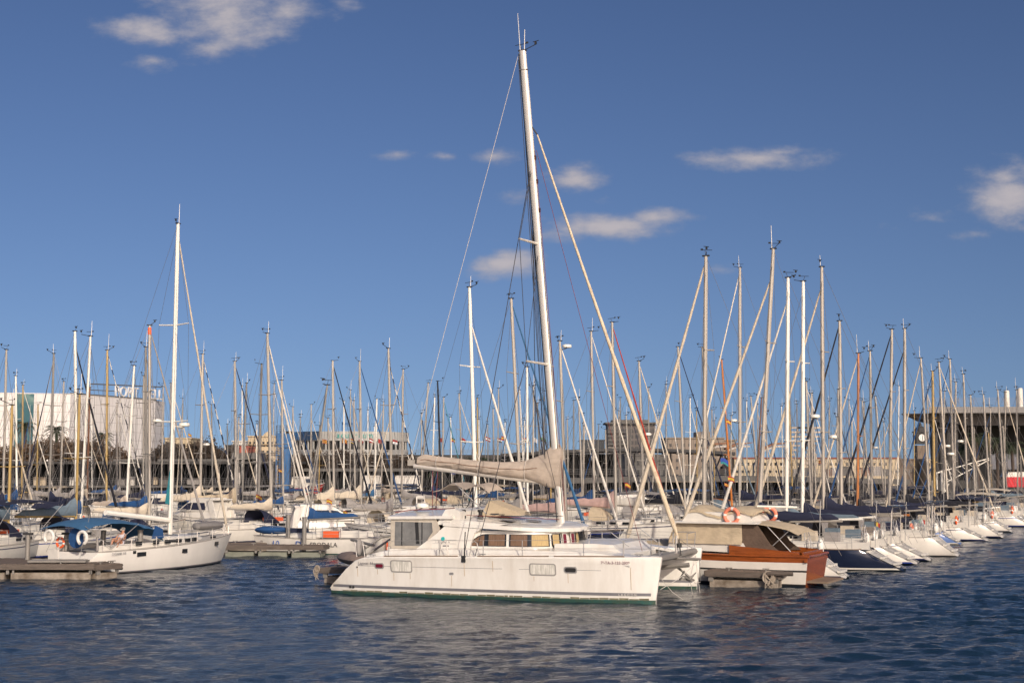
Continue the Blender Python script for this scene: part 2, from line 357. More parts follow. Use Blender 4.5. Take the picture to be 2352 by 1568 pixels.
def sailboat(name, label, loc, ang, top, L, B, mastm, mr, genoa, o, group, rng, near=False):
    """loc: world position of the mast foot at the waterline; top: world mast top"""
    t = thing(name, label, 'sailboat', loc, ang, group)
    inv = Matrix.Rotation(-ang, 3, 'Z'); tp = inv @ (Vector(top)-Vector(loc))
    J = .36*L; xs = -(L-J-.35)
    Fb, Fs = o.get('fb', .105*L), o.get('fs', .085*L)
    hm = o.get('hull', gelw); sm = o.get('stripe', rng.choice([stripeb, stripeb, stripeg, CV['royal'], gelw]))
    mb, rings, fr = hull_mesh(L, B, Fb, Fs, xs, rev=o.get('rev', .75), rake=o.get('rake', .7), sw=o.get('sw', .78), cove=o.get('cove', True))
    hull = mb.build('hull', [hm, o.get('bottom', bottomd), sm, alu if rng.random() < .6 else teak], t, smooth=True)
    db = MB(); db.rings([[(r[0][0], r[0][1]*k, r[0][2]-.01+.07*(1-k*k)) for k in (1, .5, 0, -.5, -1)] for r in rings[:-1]], closed=False)
    db.build('deck', o.get('deck', deckm), t, smooth=True)
    bow = rings[-1][0]; Fm = sheer_at(rings, 0)[1]
    # cabin trunk
    ch = o.get('ch', .42); x0, x1 = -.10*L, .21*L
    b0 = sheer_at(rings, x0)[0]; b1 = sheer_at(rings, x1)[0]
    cab = cabin_mesh(x0, x1, b0*.66, b1*.55, Fm-.02, ch).build('cabin', gelw, t, smooth=True)
    wm = MB()
    for sg in (1, -1):
        for k in range(o.get('nwin', 3)):
            xx = lerp(x0+.35, x1-1.3, k/max(1, o.get('nwin', 3)-1)); tt = (xx-x0)/(x1-x0)
            yw = (lerp(b0*.66, b1*.55, .7*tt)) ; 
            MB().box((xx, sg*(yw+.0), Fm+ch*.42), (.62, .05, .16), rz=-sg*.06).build('window', glass, cab)
    MB().box((x0+.35*(x1-x0), 0, Fm+ch+.02), (.55,.55,.05)).box((x1-.9, 0, Fm+ch+.0), (.5,.5,.06)).build('hatch', glassb, cab)
    # cockpit coamings
    cb = MB(); xa, xb = xs+.12*L, x0
    for sg in (1, -1): cb.box(((xa+xb)/2, sg*b0*.62, Fs+.17), (xb-xa, .18, .34))
    cb.box((xb-.08, 0, Fm+.2), (.15, b0*1.2, .42)); cb.build('cockpit_coaming', gelw, t)
    # mast
    zt = tp.z; base = Vector((0, 0, Fm+ch-.05)); tpv = Vector(tp)
    at = lambda f: base.lerp(tpv, f)
    mo = MB().tube([base, at(.5), at(.93), tpv], [mr, mr, mr*.92, mr*.72], 8).build('mast', mastm, t, smooth=True)
    masthead(mo, tpv, rng, 1.0, 1.6)
    if o.get('band'): MB().tube([at(.955), at(.99)], mr*1.06, 8).build('mast_band', orangeb, mo)
    sprs = [.36, .67] if zt > 12.5 else [.52]
    sl = B*.30; tips = []
    for f in sprs:
        p = at(f)
        for sg in (1, -1):
            q = p+Vector((-.14, sg*sl*(1.1-.3*f), .05)); tips.append((f, sg, q))
            MB().tube([p, q], [mr*.36, mr*.26], 4).build('spreader', mastm if mastm is not brownm else darkalu, mo)
    if o.get('radar'):
        p = at(o.get('rf', .42)); radar(mo, (p.x+mr+.38, p.y, p.z), 1.0)
    # rigging
    rg = MB(); wr = o.get('wr', .0105); hb = Vector(bow)
    capf = .97
    gf = genoa[0] if genoa else .96
    for sg in (1, -1):
        cp = Vector((-.15, sg*(sheer_at(rings, 0)[0]-.05), Fm)); tl = [q for f, s2, q in tips if s2 == sg]
        pts = [cp]+tl+[at(capf)]
        for a, b in zip(pts[:-1], pts[1:]): stays(rg, a, b, wr)
        stays(rg, cp+Vector((.2,0,0)), at(sprs[0]), wr); stays(rg, cp-Vector((.5,0,0)), at(sprs[0]), wr*.8)
        if len(sprs) > 1: stays(rg, tl[0], at(sprs[1]), wr*.8)
        stays(rg, Vector((xs+.5, sg*B*.3, Fs)), Vector((xs*.55, 0, zt*.42)), wr)
    stays(rg, Vector((xs*.55, 0, zt*.42)), tpv, wr)
    if not genoa: stays(rg, Vector((J, 0, bow[2])), at(gf), wr*1.2)
    for k in range(3):
        q = Vector((rng.uniform(-.2, .2)+.25*rng.choice((-1, 1)), rng.uniform(-.3, .3), 0)); stays(rg, base+q, at(rng.choice([.98, .75, .9]))+q*.2, wr*.8)
    rg.build('rigging', wire, t)
    # boom and sail cover
    bl = o.get('boom', .36*L); bz = Fm+ch+o.get('bz', .75); bd = rng.uniform(-.05, .06)
    be = Vector((-bl, 0, bz+o['be'])) if 'be' in o else Vector((-bl, rng.uniform(-.25, .25), bz+rng.uniform(-.05, .3)))
    bs = Vector((-.12, 0, bz))
    bo = MB().tube([bs, be], o.get('br', .075), 8).build('boom', mastm if o.get('boomm') is None else o['boomm'], t, smooth=True)
    cov = o.get('cover')
    if cov:
        pts, rr = [], []; n = 12; big = o.get('cr', .22)
        rs = []
        for i in range(n+1):
            f = i/n; p = bs.lerp(be, .01+.95*f); r = big*(1-.55*f)*(1+.08*math.sin(i*1.9)+.05*rng.uniform(-1,1)); hgt = r*(1.9+1.3*max(0, 1-f/.22)**1.5); r *= 1 if f > .1 else .8
            if i == n: r *= .4; hgt *= .5
            rs.append([(p.x+.02*j, p.y+r*math.cos(2*math.pi*j/8)*.72, p.z+.02+hgt*.5+hgt*.62*math.sin(2*math.pi*j/8)) for j in range(8)])
        MB().rings(rs).build('sail_cover', cov, bo, smooth=True)
    # furled headsail
    if genoa:
        f0, gm, gr, gs = genoa
        A = Vector((J, 0, bow[2]+.15)); furl(A, at(f0), gr, [gm, CV['white']] if gs else gm, parent=t, striped=gs)
    if o.get('far'): return t
    # pulpit, guard rails
    pb = MB(); s = .022 if not near else .016
    def sd_(x, sg, up): yq, zq = sheer_at(rings, x); return Vector((x, sg*max(yq-.06, .05), zq+up))
    xb_ = bow[0]
    pb.tube([sd_(xb_-1.3, 1, 0), sd_(xb_-1.2, 1, .6), Vector((xb_+.02, .12, bow[2]+.68)), Vector((xb_+.02, -.12, bow[2]+.68)), sd_(xb_-1.2, -1, .6), sd_(xb_-1.3, -1, 0)], s, 5)
    for sg in (1, -1): pb.tube([sd_(xb_-.5, sg, 0), sd_(xb_-.45, sg, .62)], s, 4)
    pb.build('pulpit', steel, t)
    gb = MB(); xsn = rings[0][0][0]; n = 6
    for sg in (1, -1):
        P = [sd_(lerp(xsn+.3, xb_-1.3, k/n), sg, 0) for k in range(n+1)]
        for p in P: gb.tube([p, p+Vector((0, 0, .62))], s, 4, caps=False)
        for hgt in (.32, .62):
            for a, b in zip(P[:-1], P[1:]): gb.tube([a+Vector((0,0,hgt)), b+Vector((0,0,hgt))], s*.45, 3, caps=False)
    gb.tube([sd_(xsn+.3, 1, .62), Vector((xsn+.02, b0*.6, Fs+.62)), Vector((xsn+.02, -b0*.6, Fs+.62)), sd_(xsn+.3, -1, .62)], s, 4)
    gb.build('guard_rail', steel, t)
    if not near and rng.random() < .45: lifebuoy(t, (xsn+.1, b0*rng.choice((-.6,.6)), Fs+.45), (0,1,0), (0,0,1), m=rng.choice([orangeb, orangeb, fend]), r=.33)
    if not near and rng.random() < .5: MB().box((x0+rng.uniform(.3,1.5), rng.uniform(-.3,.3), Fm+ch+.12), (rng.uniform(.6,1.5), rng.uniform(.4,.9), .24)).build('deck_bag', rng.choice([CV['grey'],CV['navy'],CV['tan'],CV['black'],orangeb]), t)
    # dodger
    if o.get('dodger'):
        gr = []; zt0 = Fm+ch
        for i in range(6):
            f = i/5; x = x0-.55+1.5*f; hh = (.85*(1-f**2.2)+.02); ww = b0*.64*(1-.08*f)
            gr.append([(x, ww*math.cos(a)*1.0, zt0-.12+(hh+.1)*max(0, math.sin(a))**.55) for a in [math.pi*k/10 for k in range(11)]])
        MB().sheet(gr, .015).build('dodger', o['dodger'], t, smooth=True)
    if o.get('bimini'):
        gr = []; zz = Fs+1.95; xl, xr = xs+.06*L, x0-.9
        for i in range(6):
            x = lerp(xl, xr, i/5); cr = .16*math.sin(math.pi*i/5)
            gr.append([(x, b0*.8*k/3, zz+cr+.12*(1-(k/3)**2)) for k in range(-3, 4)])
        bi = MB().sheet(gr, .02).build('bimini', o['bimini'], t, smooth=True)
        fb = MB()
        for x in (xl+.1, xr-.1):
            for sg in (1, -1): fb.tube([(lerp(xl, xr, .5), sg*b0*.72, Fs), (x, sg*b0*.78, zz)], .02, 4)
        fb.build('frame', steel, bi)
    if near:
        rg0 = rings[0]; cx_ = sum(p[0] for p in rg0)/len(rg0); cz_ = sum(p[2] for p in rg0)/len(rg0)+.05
        q = MB(); q.poly([(cx_+(p[0]-cx_)*.74-.02, p[1]*.72, cz_+(p[2]-cz_)*.74) for p in rg0]); q.build('well_shade_panel', o.get('shade_mat', CVW), t)  # flat grey panel on the transom, its colour imitates a shaded recess
        am_ = rng.random()
        if am_ < .4:
            sa = MB(); xq = xs+.10*L
            for sg in (1, -1): sa.tube([(xq, sg*b0*.75, Fs), (xq-.1, sg*b0*.7, Fs+1.75), (xq-.1, sg*b0*.5, Fs+1.95)], .025, 5)
            sa.tube([(xq-.1, b0*.5, Fs+1.95), (xq-.1, -b0*.5, Fs+1.95)], .025, 5).build('stern_arch', steel, t)
            MB().box((xq-.2, 0, Fs+2.02), (.75, b0*1.2, .04)).build('solar_panel', glassb, t)
        for k in range(2): 
            sg = (1,-1)[k]; MB().box((xs+(.28+.12*k)*L, sg*b0*.35, Fs+.5), (.7, .5, .55)).build('cushion_cover', rng.choice([CV['navy'],CV['grey'],CV['black'],CV['cream'],CV['slate']]), t)
        MB().tube([(xs+.13*L, -b0*.4, Fs), (xs+.12*L, -b0*.42, Fs+rng.uniform(2,3.2))], .02, 4).build('flagstaff', steel, t)
        wx_ = xs+.16*L; MB().torus((wx_, 0, Fs+.75), .45, .02, (0,1,0), (.15,0,1), 20, 4).tube([(wx_+.1,0,Fs-.1),(wx_,0,Fs+.75)], .05).wires([((wx_,0,Fs+.75),(wx_, .45*math.cos(a), Fs+.75+.45*math.sin(a))) for a in [k*math.pi/3 for k in range(6)]], .012).build('steering_wheel', steel, t)
        # stern step, ladder and outboard or raft
        lb = MB()
        for yy_ in (-.18, .18): lb.tube([(xs-.02, yy_, .12), (rings[0][0][0]-.03, yy_, Fs+.1)], .015, 4)
        for k in range(4): f = k/4; lb.tube([(lerp(xs, rings[0][0][0], f)-.03, -.18, lerp(.12, Fs, f)), (lerp(xs, rings[0][0][0], f)-.03, .18, lerp(.12, Fs, f))], .014, 4)
        lb.build('boarding_ladder', steel, t)
        rb = MB(); xr_ = rings[0][0][0]
        for k in range(3):
            f = (k+.5)/3; rb.box((lerp(xs, xr_, f)+.02, 0, lerp(.2, Fs, f)), (.14, b0*.8, .10))
        rb.build('stern_step', gelw, t)
        if o.get('ring', True): lifebuoy(t, (xr_+.05, o.get('ry', b0*.55), Fs+.45), (0,1,0), (0,0,1), m=o.get('ringm'))
        MB().ell((xr_+.1, -b0*.5, Fs+.45), (.16,.2,.3)).build('raft_canister', fend, t, smooth=True)
        if o.get('fenders', True):
            for k, fx in enumerate((-.25, .05)):
                for sg in (1, -1):
                    yq, zq = sheer_at(rings, fx*L)
                    MB().tube([(fx*L, sg*(yq+.1), zq-.15), (fx*L, sg*(yq+.1), zq-.25), (fx*L, sg*(yq+.1), zq-.75), (fx*L, sg*(yq+.1), zq-.85)], [.04,.11,.11,.04], 8).wires([((fx*L, sg*(yq+.1), zq-.1), (fx*L, sg*yq, zq+.5))], .008).build('fender', o.get('fendm', fend), t, smooth=True)
    return t
# ---------------------------------------------------------------- quay, land and buildings behind the marina
def X(px, Y): return (px-1176)/F*Y*1.0*(1/1.0)
def Z(py, Y): return W(1176, py, Y).z
concd = mat('dark_concrete', (.045,.043,.04), .8, var=.3, scale=.8); concl = mat('grey_concrete', (.115,.11,.10), .8, var=.25, scale=.5)
dark = mat('dark_glass_and_shade', (.008,.009,.010), .6, var=.5, scale=.3); dark.node_tree.nodes['Principled BSDF'].inputs['Specular IOR Level'].default_value = .15; black_ = mat('black_steel_roof', (.025,.025,.027), .6)  # near-black for glass, and for shade painted into the quay openings
railm = mat('grey_railing', (.16,.16,.16), .5, metal=.3, var=0); pave = mat('quay_paving', (.20,.18,.16), .85, var=.3, scale=.3)
g = MB(); g.poly([(-300,189,.95),(300,189,.95),(3000,5900,.95),(-3000,5900,.95)]); struct(g.build('ground', pave))
g = MB(); g.box((0,188.9,-.3),(600,.4,2.4)); g.box((0,188.75,.9),(600,.6,.14)); struct(g.build('quay_wall', concd))
def railing(mb, x0, x1, y, z, h=1.05, step=1.6, r=.03):
    n = max(1, int(abs(x1-x0)/step))
    for k in range(n+1): x = lerp(x0, x1, k/n); mb.box((x, y, z+h/2), (.06, .06, h))
    for q in (.3, .55, .8, 1.05): mb.box(((x0+x1)/2, y, z+q*h/1.05), (abs(x1-x0), r, r))
    return mb
def wallbox(mb, x0, x1, y0, y1, z0, z1): return mb.box(((x0+x1)/2,(y0+y1)/2,(z0+z1)/2),(abs(x1-x0),abs(y1-y0),abs(z1-z0)))
# left two storey arcade
t = thing('quay_building', 'long low dark building with railed balcony behind masts on the left', 'building', (0,196,0))
x0, x1 = X(-60,196), X(700,196)
wallbox(MB(), x0, x1, 0, 12, 2.35, 2.62).build('balcony_slab', concl, t)
wallbox(MB(), x0, X(560,196), 1.5, 14, 5.75, 6.15).build('roof', concd, t)
MB().prism([(X(560,196)+8*math.sin(R(a)), 7.7-6*math.cos(R(a))) for a in range(0,181,15)], 5.77, 6.13).build('roof_end', concd, t)
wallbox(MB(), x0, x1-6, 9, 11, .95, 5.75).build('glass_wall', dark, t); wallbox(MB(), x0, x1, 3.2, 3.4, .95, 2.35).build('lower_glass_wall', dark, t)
for k in range(11):
    x = lerp(x0, x1-8, k/10); MB().tube([(x,5.2,2.62),(x,5.2,5.75)], .10, 6).build('column', concd, t); MB().tube([(x,1.6,.95),(x,1.6,2.35)], .10, 6).build('column', concd, t)
railing(MB(), x0, x1, .15, 2.62).build('railing', railm, t)
rg_ = railing(MB(), X(-60,190), X(2300,190), -5.8, .95).build('quay_railing', railm, None); rg_.location = (0,196,0); tag(rg_, 'low grey tube railing running along the quay edge', 'railing')
rr = random.Random(9)
for k in range(9):
    x = lerp(x0+4, x1-6, rr.random()); MB().box((x, 6, 2.62+rr.uniform(.4,.8)), (rr.uniform(.5,2.4), .5, rr.uniform(.8,1.6))).build('terrace_unit', [gelw,concl,CV['tan'],CV['grey']][k%4], t)
for k, px in enumerate((492,705,540)): MB().tube([(X(px,196),4,2.6),(X(px,196),4,3.1),(X(px,196),4,5.0),(X(px,196),4,5.4)], [.05,.22,.12,.03], 6).build('folded_parasol', CV['white'], t)
for x, w in ((X(515,196),4.5),(X(430,196),9),(X(235,196),5),(X(340,196),6)): wallbox(MB(), x, x+w, 6, 9, 6.15, 6.5+.9*(w<5)).build('roof_unit', concl, t)
# middle: road embankment, parapet, wall band
t = thing('road_embankment', 'dark raised road wall with parapet beneath the row of flags', 'embankment', (0,246,0))
wallbox(MB(), X(640,246), X(1400,246), 0, 20, .95, Z(1052,246)).build('wall', mat('dark_stone', (.055,.048,.042), .9, var=.4, scale=.4), t)
wallbox(MB(), X(640,246), X(1400,246), -.3, .3, Z(1052,246), Z(1044,246)).build('parapet', concd, t)
railing(MB(), X(640,246), X(1400,246), -.1, Z(1044,246), .9, 3, .05).build('railing', railm, t)
t = thing('low_arcade', 'dark arcade with thin beige lintel below the round gallery', 'building', (0,205,0))
wallbox(MB(), X(660,205), X(1330,205), 0, 3, Z(1082,205), Z(1075,205)).build('lintel', concl, t); wallbox(MB(), X(660,205), X(1330,205), 2, 3, .95, Z(1082,205)).build('opening_shade', dark, t)  # solid near-black sheet stands in for the shade behind the piers
for k in range(14): x = lerp(X(670,205), X(1325,205), k/13); wallbox(MB(), x-.2, x+.2, -.1, .5, .95, Z(1082,205)).build('pier', concd, t)
for k, (px, w, c, s_) in enumerate(((837, 4.6, gelw, 'left'),(877, 5.6, gelw, 'right'))):
    t = thing('kiosk', f'{s_} white kiosk cabin with dark windows on the quay', 'kiosk', (X(px,199), 199, .95)); wallbox(MB(), 0, w, 0, 2.5, 0, 3.0).build('wall', c, t); wallbox(MB(), .3, w-.3, -.03, .02, 1.1, 1.9).build('window', glassb, t); wallbox(MB(), -.1, w+.1, -.15, 2.6, 3.0, 3.12).build('roof', gelw, t)
# people sized clutter on the quay: planters and stacked crates
for k in range(6):
    px = rr.uniform(700, 1300); b = MB().box((0,0,.5),(rr.uniform(.8,2),.8,rr.uniform(.7,1.4))).build('storage_box', [CV['royal'],gelw,concl,MATS['orange_buoy']][k%4], None); b.location = (X(px,193),193,.95); tag(b, 'storage box standing on the far quay edge behind the boats', 'box', 'storage boxes on the far quay')
# white windowless cinema building
panel = bpy.data.materials.new('white_wall_panels'); panel.use_nodes = True; n_, l_ = panel.node_tree.nodes, panel.node_tree.links
tcn = n_.new('ShaderNodeTexCoord'); sx = n_.new('ShaderNodeSeparateXYZ'); cb_ = n_.new('ShaderNodeCombineXYZ'); l_.new(tcn.outputs['Object'], sx.inputs[0]); ad = n_.new('ShaderNodeMath'); ad.operation = 'ADD'
l_.new(sx.outputs[0], ad.inputs[0]); l_.new(sx.outputs[1], ad.inputs[1]); l_.new(ad.outputs[0], cb_.inputs[0]); l_.new(sx.outputs[2], cb_.inputs[1])
br = n_.new('ShaderNodeTexBrick'); br.offset = 0; l_.new(cb_.outputs[0], br.inputs['Vector']); br.inputs['Scale'].default_value = 1; br.inputs['Brick Width'].default_value = 1.9; br.inputs['Row Height'].default_value = 2.0; br.inputs['Mortar Size'].default_value = .035
br.inputs['Color1'].default_value = (.62,.60,.57,1); br.inputs['Color2'].default_value = (.58,.56,.54,1); br.inputs['Mortar'].default_value = (.30,.27,.25,1); l_.new(br.outputs[0], n_['Principled BSDF'].inputs['Base Color']); n_['Principled BSDF'].inputs['Roughness'].default_value = .6
t = thing('cinema_building', 'big white windowless panelled building with poster and roof sign', 'building', (0,300,0))
zt = 22.2; A0 = (X(-120,300),0); A1 = (X(161,307),7); A2 = (X(357,336),36); A3 = (X(378,345),45); A4 = (X(366,392),90)
MB().prism([A0,A1,A2,A3,A4,(A0[0],90)], .95, zt).build('wall', panel, t)
MB().prism([(A1[0]-.0,A1[1]-.25),(A2[0],A2[1]-.25),(A2[0],A2[1]+1),(A1[0],A1[1]+1)], zt, zt+.25).build('coping', concl, t)
sg_ = MB(); d = (Vector((*A2,0))-Vector((*A1,0)))
P = lambda f, z: Vector((A1[0],A1[1]-.5,0))+d*f+Vector((0,0,z))
sg_.tube([P(.22,zt+2.6), P(1.08,zt+3.4)], .14, 4).tube([P(.22,zt+1.2), P(.5,zt+1.4)], .1, 4).tube([P(.22,zt+2.6),P(.22,zt)], .14, 4).tube([P(.38,zt+2.7),P(.38,zt)], .1, 4).tube([P(1.0,zt+3.2),P(1.0,zt-.3)], .1, 4).tube([P(.55,zt+2.8),P(.55,zt)], .08, 4)
fr_ = sg_.build('sign_frame', railm, t)
pp = P(.50, zt+.2); text('lettering', 'PORT  VELL', 3.6, mat('sign_white', (.70,.70,.68), .5), t, pp, (math.pi/2, 0, math.atan2(d.y, d.x)), .15, 1.0)
post = mat('teal_poster', (.03,.10,.12), .5, var=.5, scale=.16, col2=(.20,.30,.26), vlo=.5, vhi=.75)
MB().box((X(53,300),-.12+1,14),(4.0+.1,.2,15.6)).build('poster', post, t)
text('lettering', 'SEA', 1.6, MATS['sign_white'], t, (X(36,300)+.1, .80, 9.2), (math.pi/2,0,0), .02)
MB().box((X(263+17,320),22,5.5),(1.6,.3,4)).build('service_door', concl, t)
# small far buildings
ylw = mat('yellow_stucco', (.50,.41,.27), .8, var=.2, scale=.3); ochre = mat('ochre_stucco', (.42,.33,.20), .8, var=.2, scale=.3); redst = mat('red_stucco', (.36,.09,.06), .8)
def block(label, px0, px1, py0, Y, m, rows, cols, deep=14, name='building', wm=glass, roof=None, ww=.5, wh=.55, zb=.95, wz=None):
    t = thing(name, label, 'building', (X(px0,Y), Y, zb)); w = X(px1,Y)-X(px0,Y); h = Z(py0,Y)-zb
    wallbox(MB(), 0, w, 0, deep, 0, h).build('wall', m, t)
    wallbox(MB(), -.25, w+.25, -.3, deep+.2, h, h+.35).build('roof', roof or m, t)
    zt_, zl = h*.94, (wz if wz is not None else h*.3)
    for r in range(rows):
        for c in range(cols):
            cx = w*(c+.5)/cols; cz = lerp(zt_, zl, (r+.5)/rows); cw, ch = w/cols*ww, (zt_-zl)/rows*wh
            f = wallbox(MB(), cx-cw/2, cx+cw/2, -.05, .02, cz-ch/2, cz+ch/2).build('window', wm, t)
    return t, w, h
block('small cream apartment house between the white building and the trees', 380, 440, 1007, 420, ylw, 2, 6, wz=6)
block('narrow red house beside the yellow apartment house', 552, 573, 1027, 390, redst, 1, 2, wz=6); block('small grey block left of the red house', 520, 551, 1024, 392, concd, 1, 2, wz=6); block('white rooftop house behind the red house', 536, 566, 1014, 430, gelw, 1, 3, wz=8)
t, w, h = block('ornate yellow apartment house with arched gable left of blue tower', 571, 642, 1003, 400, ylw, 3, 7, wz=5)
MB().prismy([(w*.45,h),(w*.8,h),(w*.72,h+1.0),(w*.625,h+1.6),(w*.53,h+1.0)], -.2, 2).build('gable', ylw, t)
for k in range(3): wallbox(MB(), -.3, w+.3, -.9, 0, h*.42+k*2.8, h*.42+k*2.8+.25).build('balcony', ochre, t)
# blue crane tower
cbl = mat('crane_blue', (.035,.13,.30), .5, var=.2, scale=1); t = thing('crane_tower', 'tall blue crane tower with ladder cage on its left side', 'crane', (X(658,184),184,0))
zt = Z(1000,184); MB().box((.1,0,zt/2-.2),(1.05,1.0,zt-2.6)).build('column', cbl, t)
MB().prismy([(-.9,zt-1.6),(.9,zt-1.6),(1.1,zt-1.2),(1.1,zt-.6),(-1.2,zt-.6),(-1.1,zt-1.2)], -.7, .7).box((-.2,0,zt-.2),(1.9,1.5,.9)).build('head', cbl, t)
mb = MB()
for x in (-1.25,-.7):
    for y in (-.35,.35): mb.box((x,y,zt/2+.3),(.07,.07,zt+.6))
k = 0; z = 1.0
while z < zt+.5: mb.box((-.975,-.35,z),(.6,.05,.05)).box((-.975,.35,z),(.6,.05,.05)); z += .42
mb.build('ladder_cage', cbl, t); railing(MB(), -1.2, .2, -.6, zt+.25, 1.1, .4, .05).build('platform_rail', blackr, t); MB().tube([(.4,0,zt+.2),(.4,0,zt+.6)], .5, 8).build('winch_drum', blackr, t)
# round gallery building with blue truss
t = thing('gallery_building', 'round grey gallery building with teal lettering and blue truss', 'building', (X(790,275),289,0)); Rg = 11.6*1.05
def drum(mb, z0, z1, r, n=48, e=1.0): 
    c = [(r*math.cos(2*math.pi*k/n), r*math.sin(2*math.pi*k/n)*e) for k in range(n)]; return mb.prism(c, z0, z1)
gp = mat('pale_grey_panels', (.40,.40,.37), .6, var=.15, scale=.3); zt = Z(990,277)
drum(MB(), zt-1.9, zt, Rg).build('upper_band', gp, t); drum(MB(), zt-3.7, zt-1.9, Rg-.35).build('window_band', dark, t); drum(MB(), .95, zt-3.7, Rg-.1).build('wall', gp, t)
for k in range(22):
    a = R(190+k*7.6); MB().box(((Rg-.3)*math.cos(a),(Rg-.3)*math.sin(a),zt-2.8),(.35,.35,1.8), rz=a).build('mullion', gp, t)
for k in range(9): a = R(172+k*5); MB().tube([(1.02*Rg*math.cos(a),1.02*Rg*math.sin(a),zt-.1),(1.02*Rg*math.cos(a+.045),1.02*Rg*math.sin(a+.045),zt-1.6),(1.02*Rg*math.cos(a+.09),1.02*Rg*math.sin(a+.09),zt-.1)], .12, 4).build('truss', cbl, t)
bb = MB(); c = [(1.012*Rg*math.cos(R(a)), 1.012*Rg*math.sin(R(a))) for a in range(165,248,4)]
bb.rings([[(x,y,zt-1.75),(x,y,zt+.05),(x*.99,y*.99,zt+.05),(x*.99,y*.99,zt-1.75)] for x,y in c], True, True).build('blue_screen', mat('faded_blue_panel', (.03,.07,.14), .6, var=.4, scale=1), t)
body = 'aquarium'; tl_ = mat('teal_sign', (.03,.32,.28), .4)
for k, ch_ in enumerate(body): a = R(262+k*4.2); text('lettering', ch_, 1.7, tl_, t, ((Rg+.08)*math.cos(a), (Rg+.08)*math.sin(a), zt-1.35), (math.pi/2,0,a+math.pi/2), .05)
MB().box((-2.3,2,zt+1.2),(.3,.3,2.6)).box((-1.2,2,zt+2.0),(2.2,.3,.5)).build('gantry', cbl, t)
# tower block, dark glass block, stepped stone blocks
twm = mat('grey_block_stone', (.12,.105,.095), .8, var=.2, scale=.2); tws = mat('beige_block_stone', (.25,.205,.16), .8, var=.2, scale=.2)
t, w, h = block('tall grey office tower with overhanging roof behind the catamaran', 1397, 1503, 975, 520, twm, 9, 9, wz=0, ww=.7, wh=.6, roof=concl)
for k in range(7): wallbox(MB(), -.4, w*.42, -1.2, 0, h*.42+k*(h*.5/7), h*.42+k*(h*.5/7)+.5).build('balcony', concl, t)
wallbox(MB(), w*.1, w*.9, 2, 12, h+.35, h+2.0).build('penthouse', concl, t); wallbox(MB(), -1.2, w+1.0, -1.6, 14, h+.3, h+.9).build('eaves', concl, t)
block('square block of dark glass left of the grey office tower', 1335, 1388, 1012, 400, mat('blue_black_glass', (.012,.02,.028), .2), 1, 1, wz=0, ww=.01)
t, w, h = block('stepped beige apartment block right of the office tower', 1532, 1662, 1007, 360, tws, 5, 9, wz=1.5, ww=.35, wh=.4)
wallbox(MB(), w*.55, w*.78, 2, 10, h+.3, h+1.9).build('stair_tower', tws, t)
block('beige apartment wing beside the stepped block', 1640, 1690, 1012, 365, tws, 5, 4, wz=1.5, ww=.35, wh=.4)
block('pale grey low block behind the black roofed terrace', 1435, 1530, 1046, 340, concl, 2, 8, wz=2)
for k, (a, b, c) in enumerate(((1240,1262,1033),(1262,1300,1040),(1300,1335,1036),(1180,1215,1040))): block(['tiny','low','distant','pale'][k]+' city block on the skyline near the catamaran mast', a, b, c, 700, concd, 1, 3, wz=6)
# long yellow terrace
t, w, h = block('long yellow building with red tile edge and rows of windows', 1685, 2062, 1053, 350, ylw, 2, 30, wz=h*0+2.6, ww=.42, wh=.38, roof=mat('red_tile_roof', (.22,.06,.04), .8))
block('brown stone end house between yellow building and clock tower', 2020, 2096, 1056, 352, mat('brown_stone_wall', (.16,.12,.09), .85, var=.2), 2, 5, wz=3, ww=.3)
block('yellow end pavilion just right of the clock tower', 2127, 2150, 1056, 346, ylw, 2, 3, wz=3)
# clock tower
Yt = 520; t = thing('clock_tower', 'stone clock tower with domed lantern and white clock face', 'tower', (X(2112,Yt),Yt,0)); s = Yt/F; st = mat('old_tower_stone', (.20,.155,.115), .9, var=.35, scale=.8)
zf = Z(1018,Yt); zc0, zc1 = Z(1021,Yt), Z(992,Yt)
hw = 12*s
MB().box((0,0,(zf-1)/2),(hw*1.82,hw*1.82,zf-.5)).build('shaft', st, t)
MB().box((0,0,zf),(hw*2.6,hw*2.6,.5)).build('cornice', concd, t); MB().box((0,0,(zf+zc1)/2),(hw*2.15,hw*2.15,zc1-zf)).build('clock_room', concd, t)
MB().box((0,0,zc1),(hw*2.5,hw*2.5,.45)).build('cornice', concd, t)
MB().rings([[(r*hw*math.cos(2*math.pi*k/8+.39), r*hw*math.sin(2*math.pi*k/8+.39), zc1+q*s) for k in range(8)] for r, q in ((1.15,0),(1.12,4),(.9,9),(.5,13),(.3,14),(.28,19),(.05,23))]).build('dome', concd, t)
f = MB().tube([(0,-hw*1.09,(zf+zc1)/2),(0,-hw*1.13,(zf+zc1)/2)], hw*.72, 24).build('clock_face', mat('clock_white', (.72,.70,.64), .5), t)
MB().box((.25,-hw*1.16,(zf+zc1)/2+.55),(.16,.05,1.2), ry=.35).box((.15,-hw*1.16,(zf+zc1)/2-.5),(.2,.05,1.1), ry=-.2).torus((0,-hw*1.14,(zf+zc1)/2), hw*.72, .1, (1,0,0), (0,0,1), 24, 4).build('clock_hands', blackr, f)
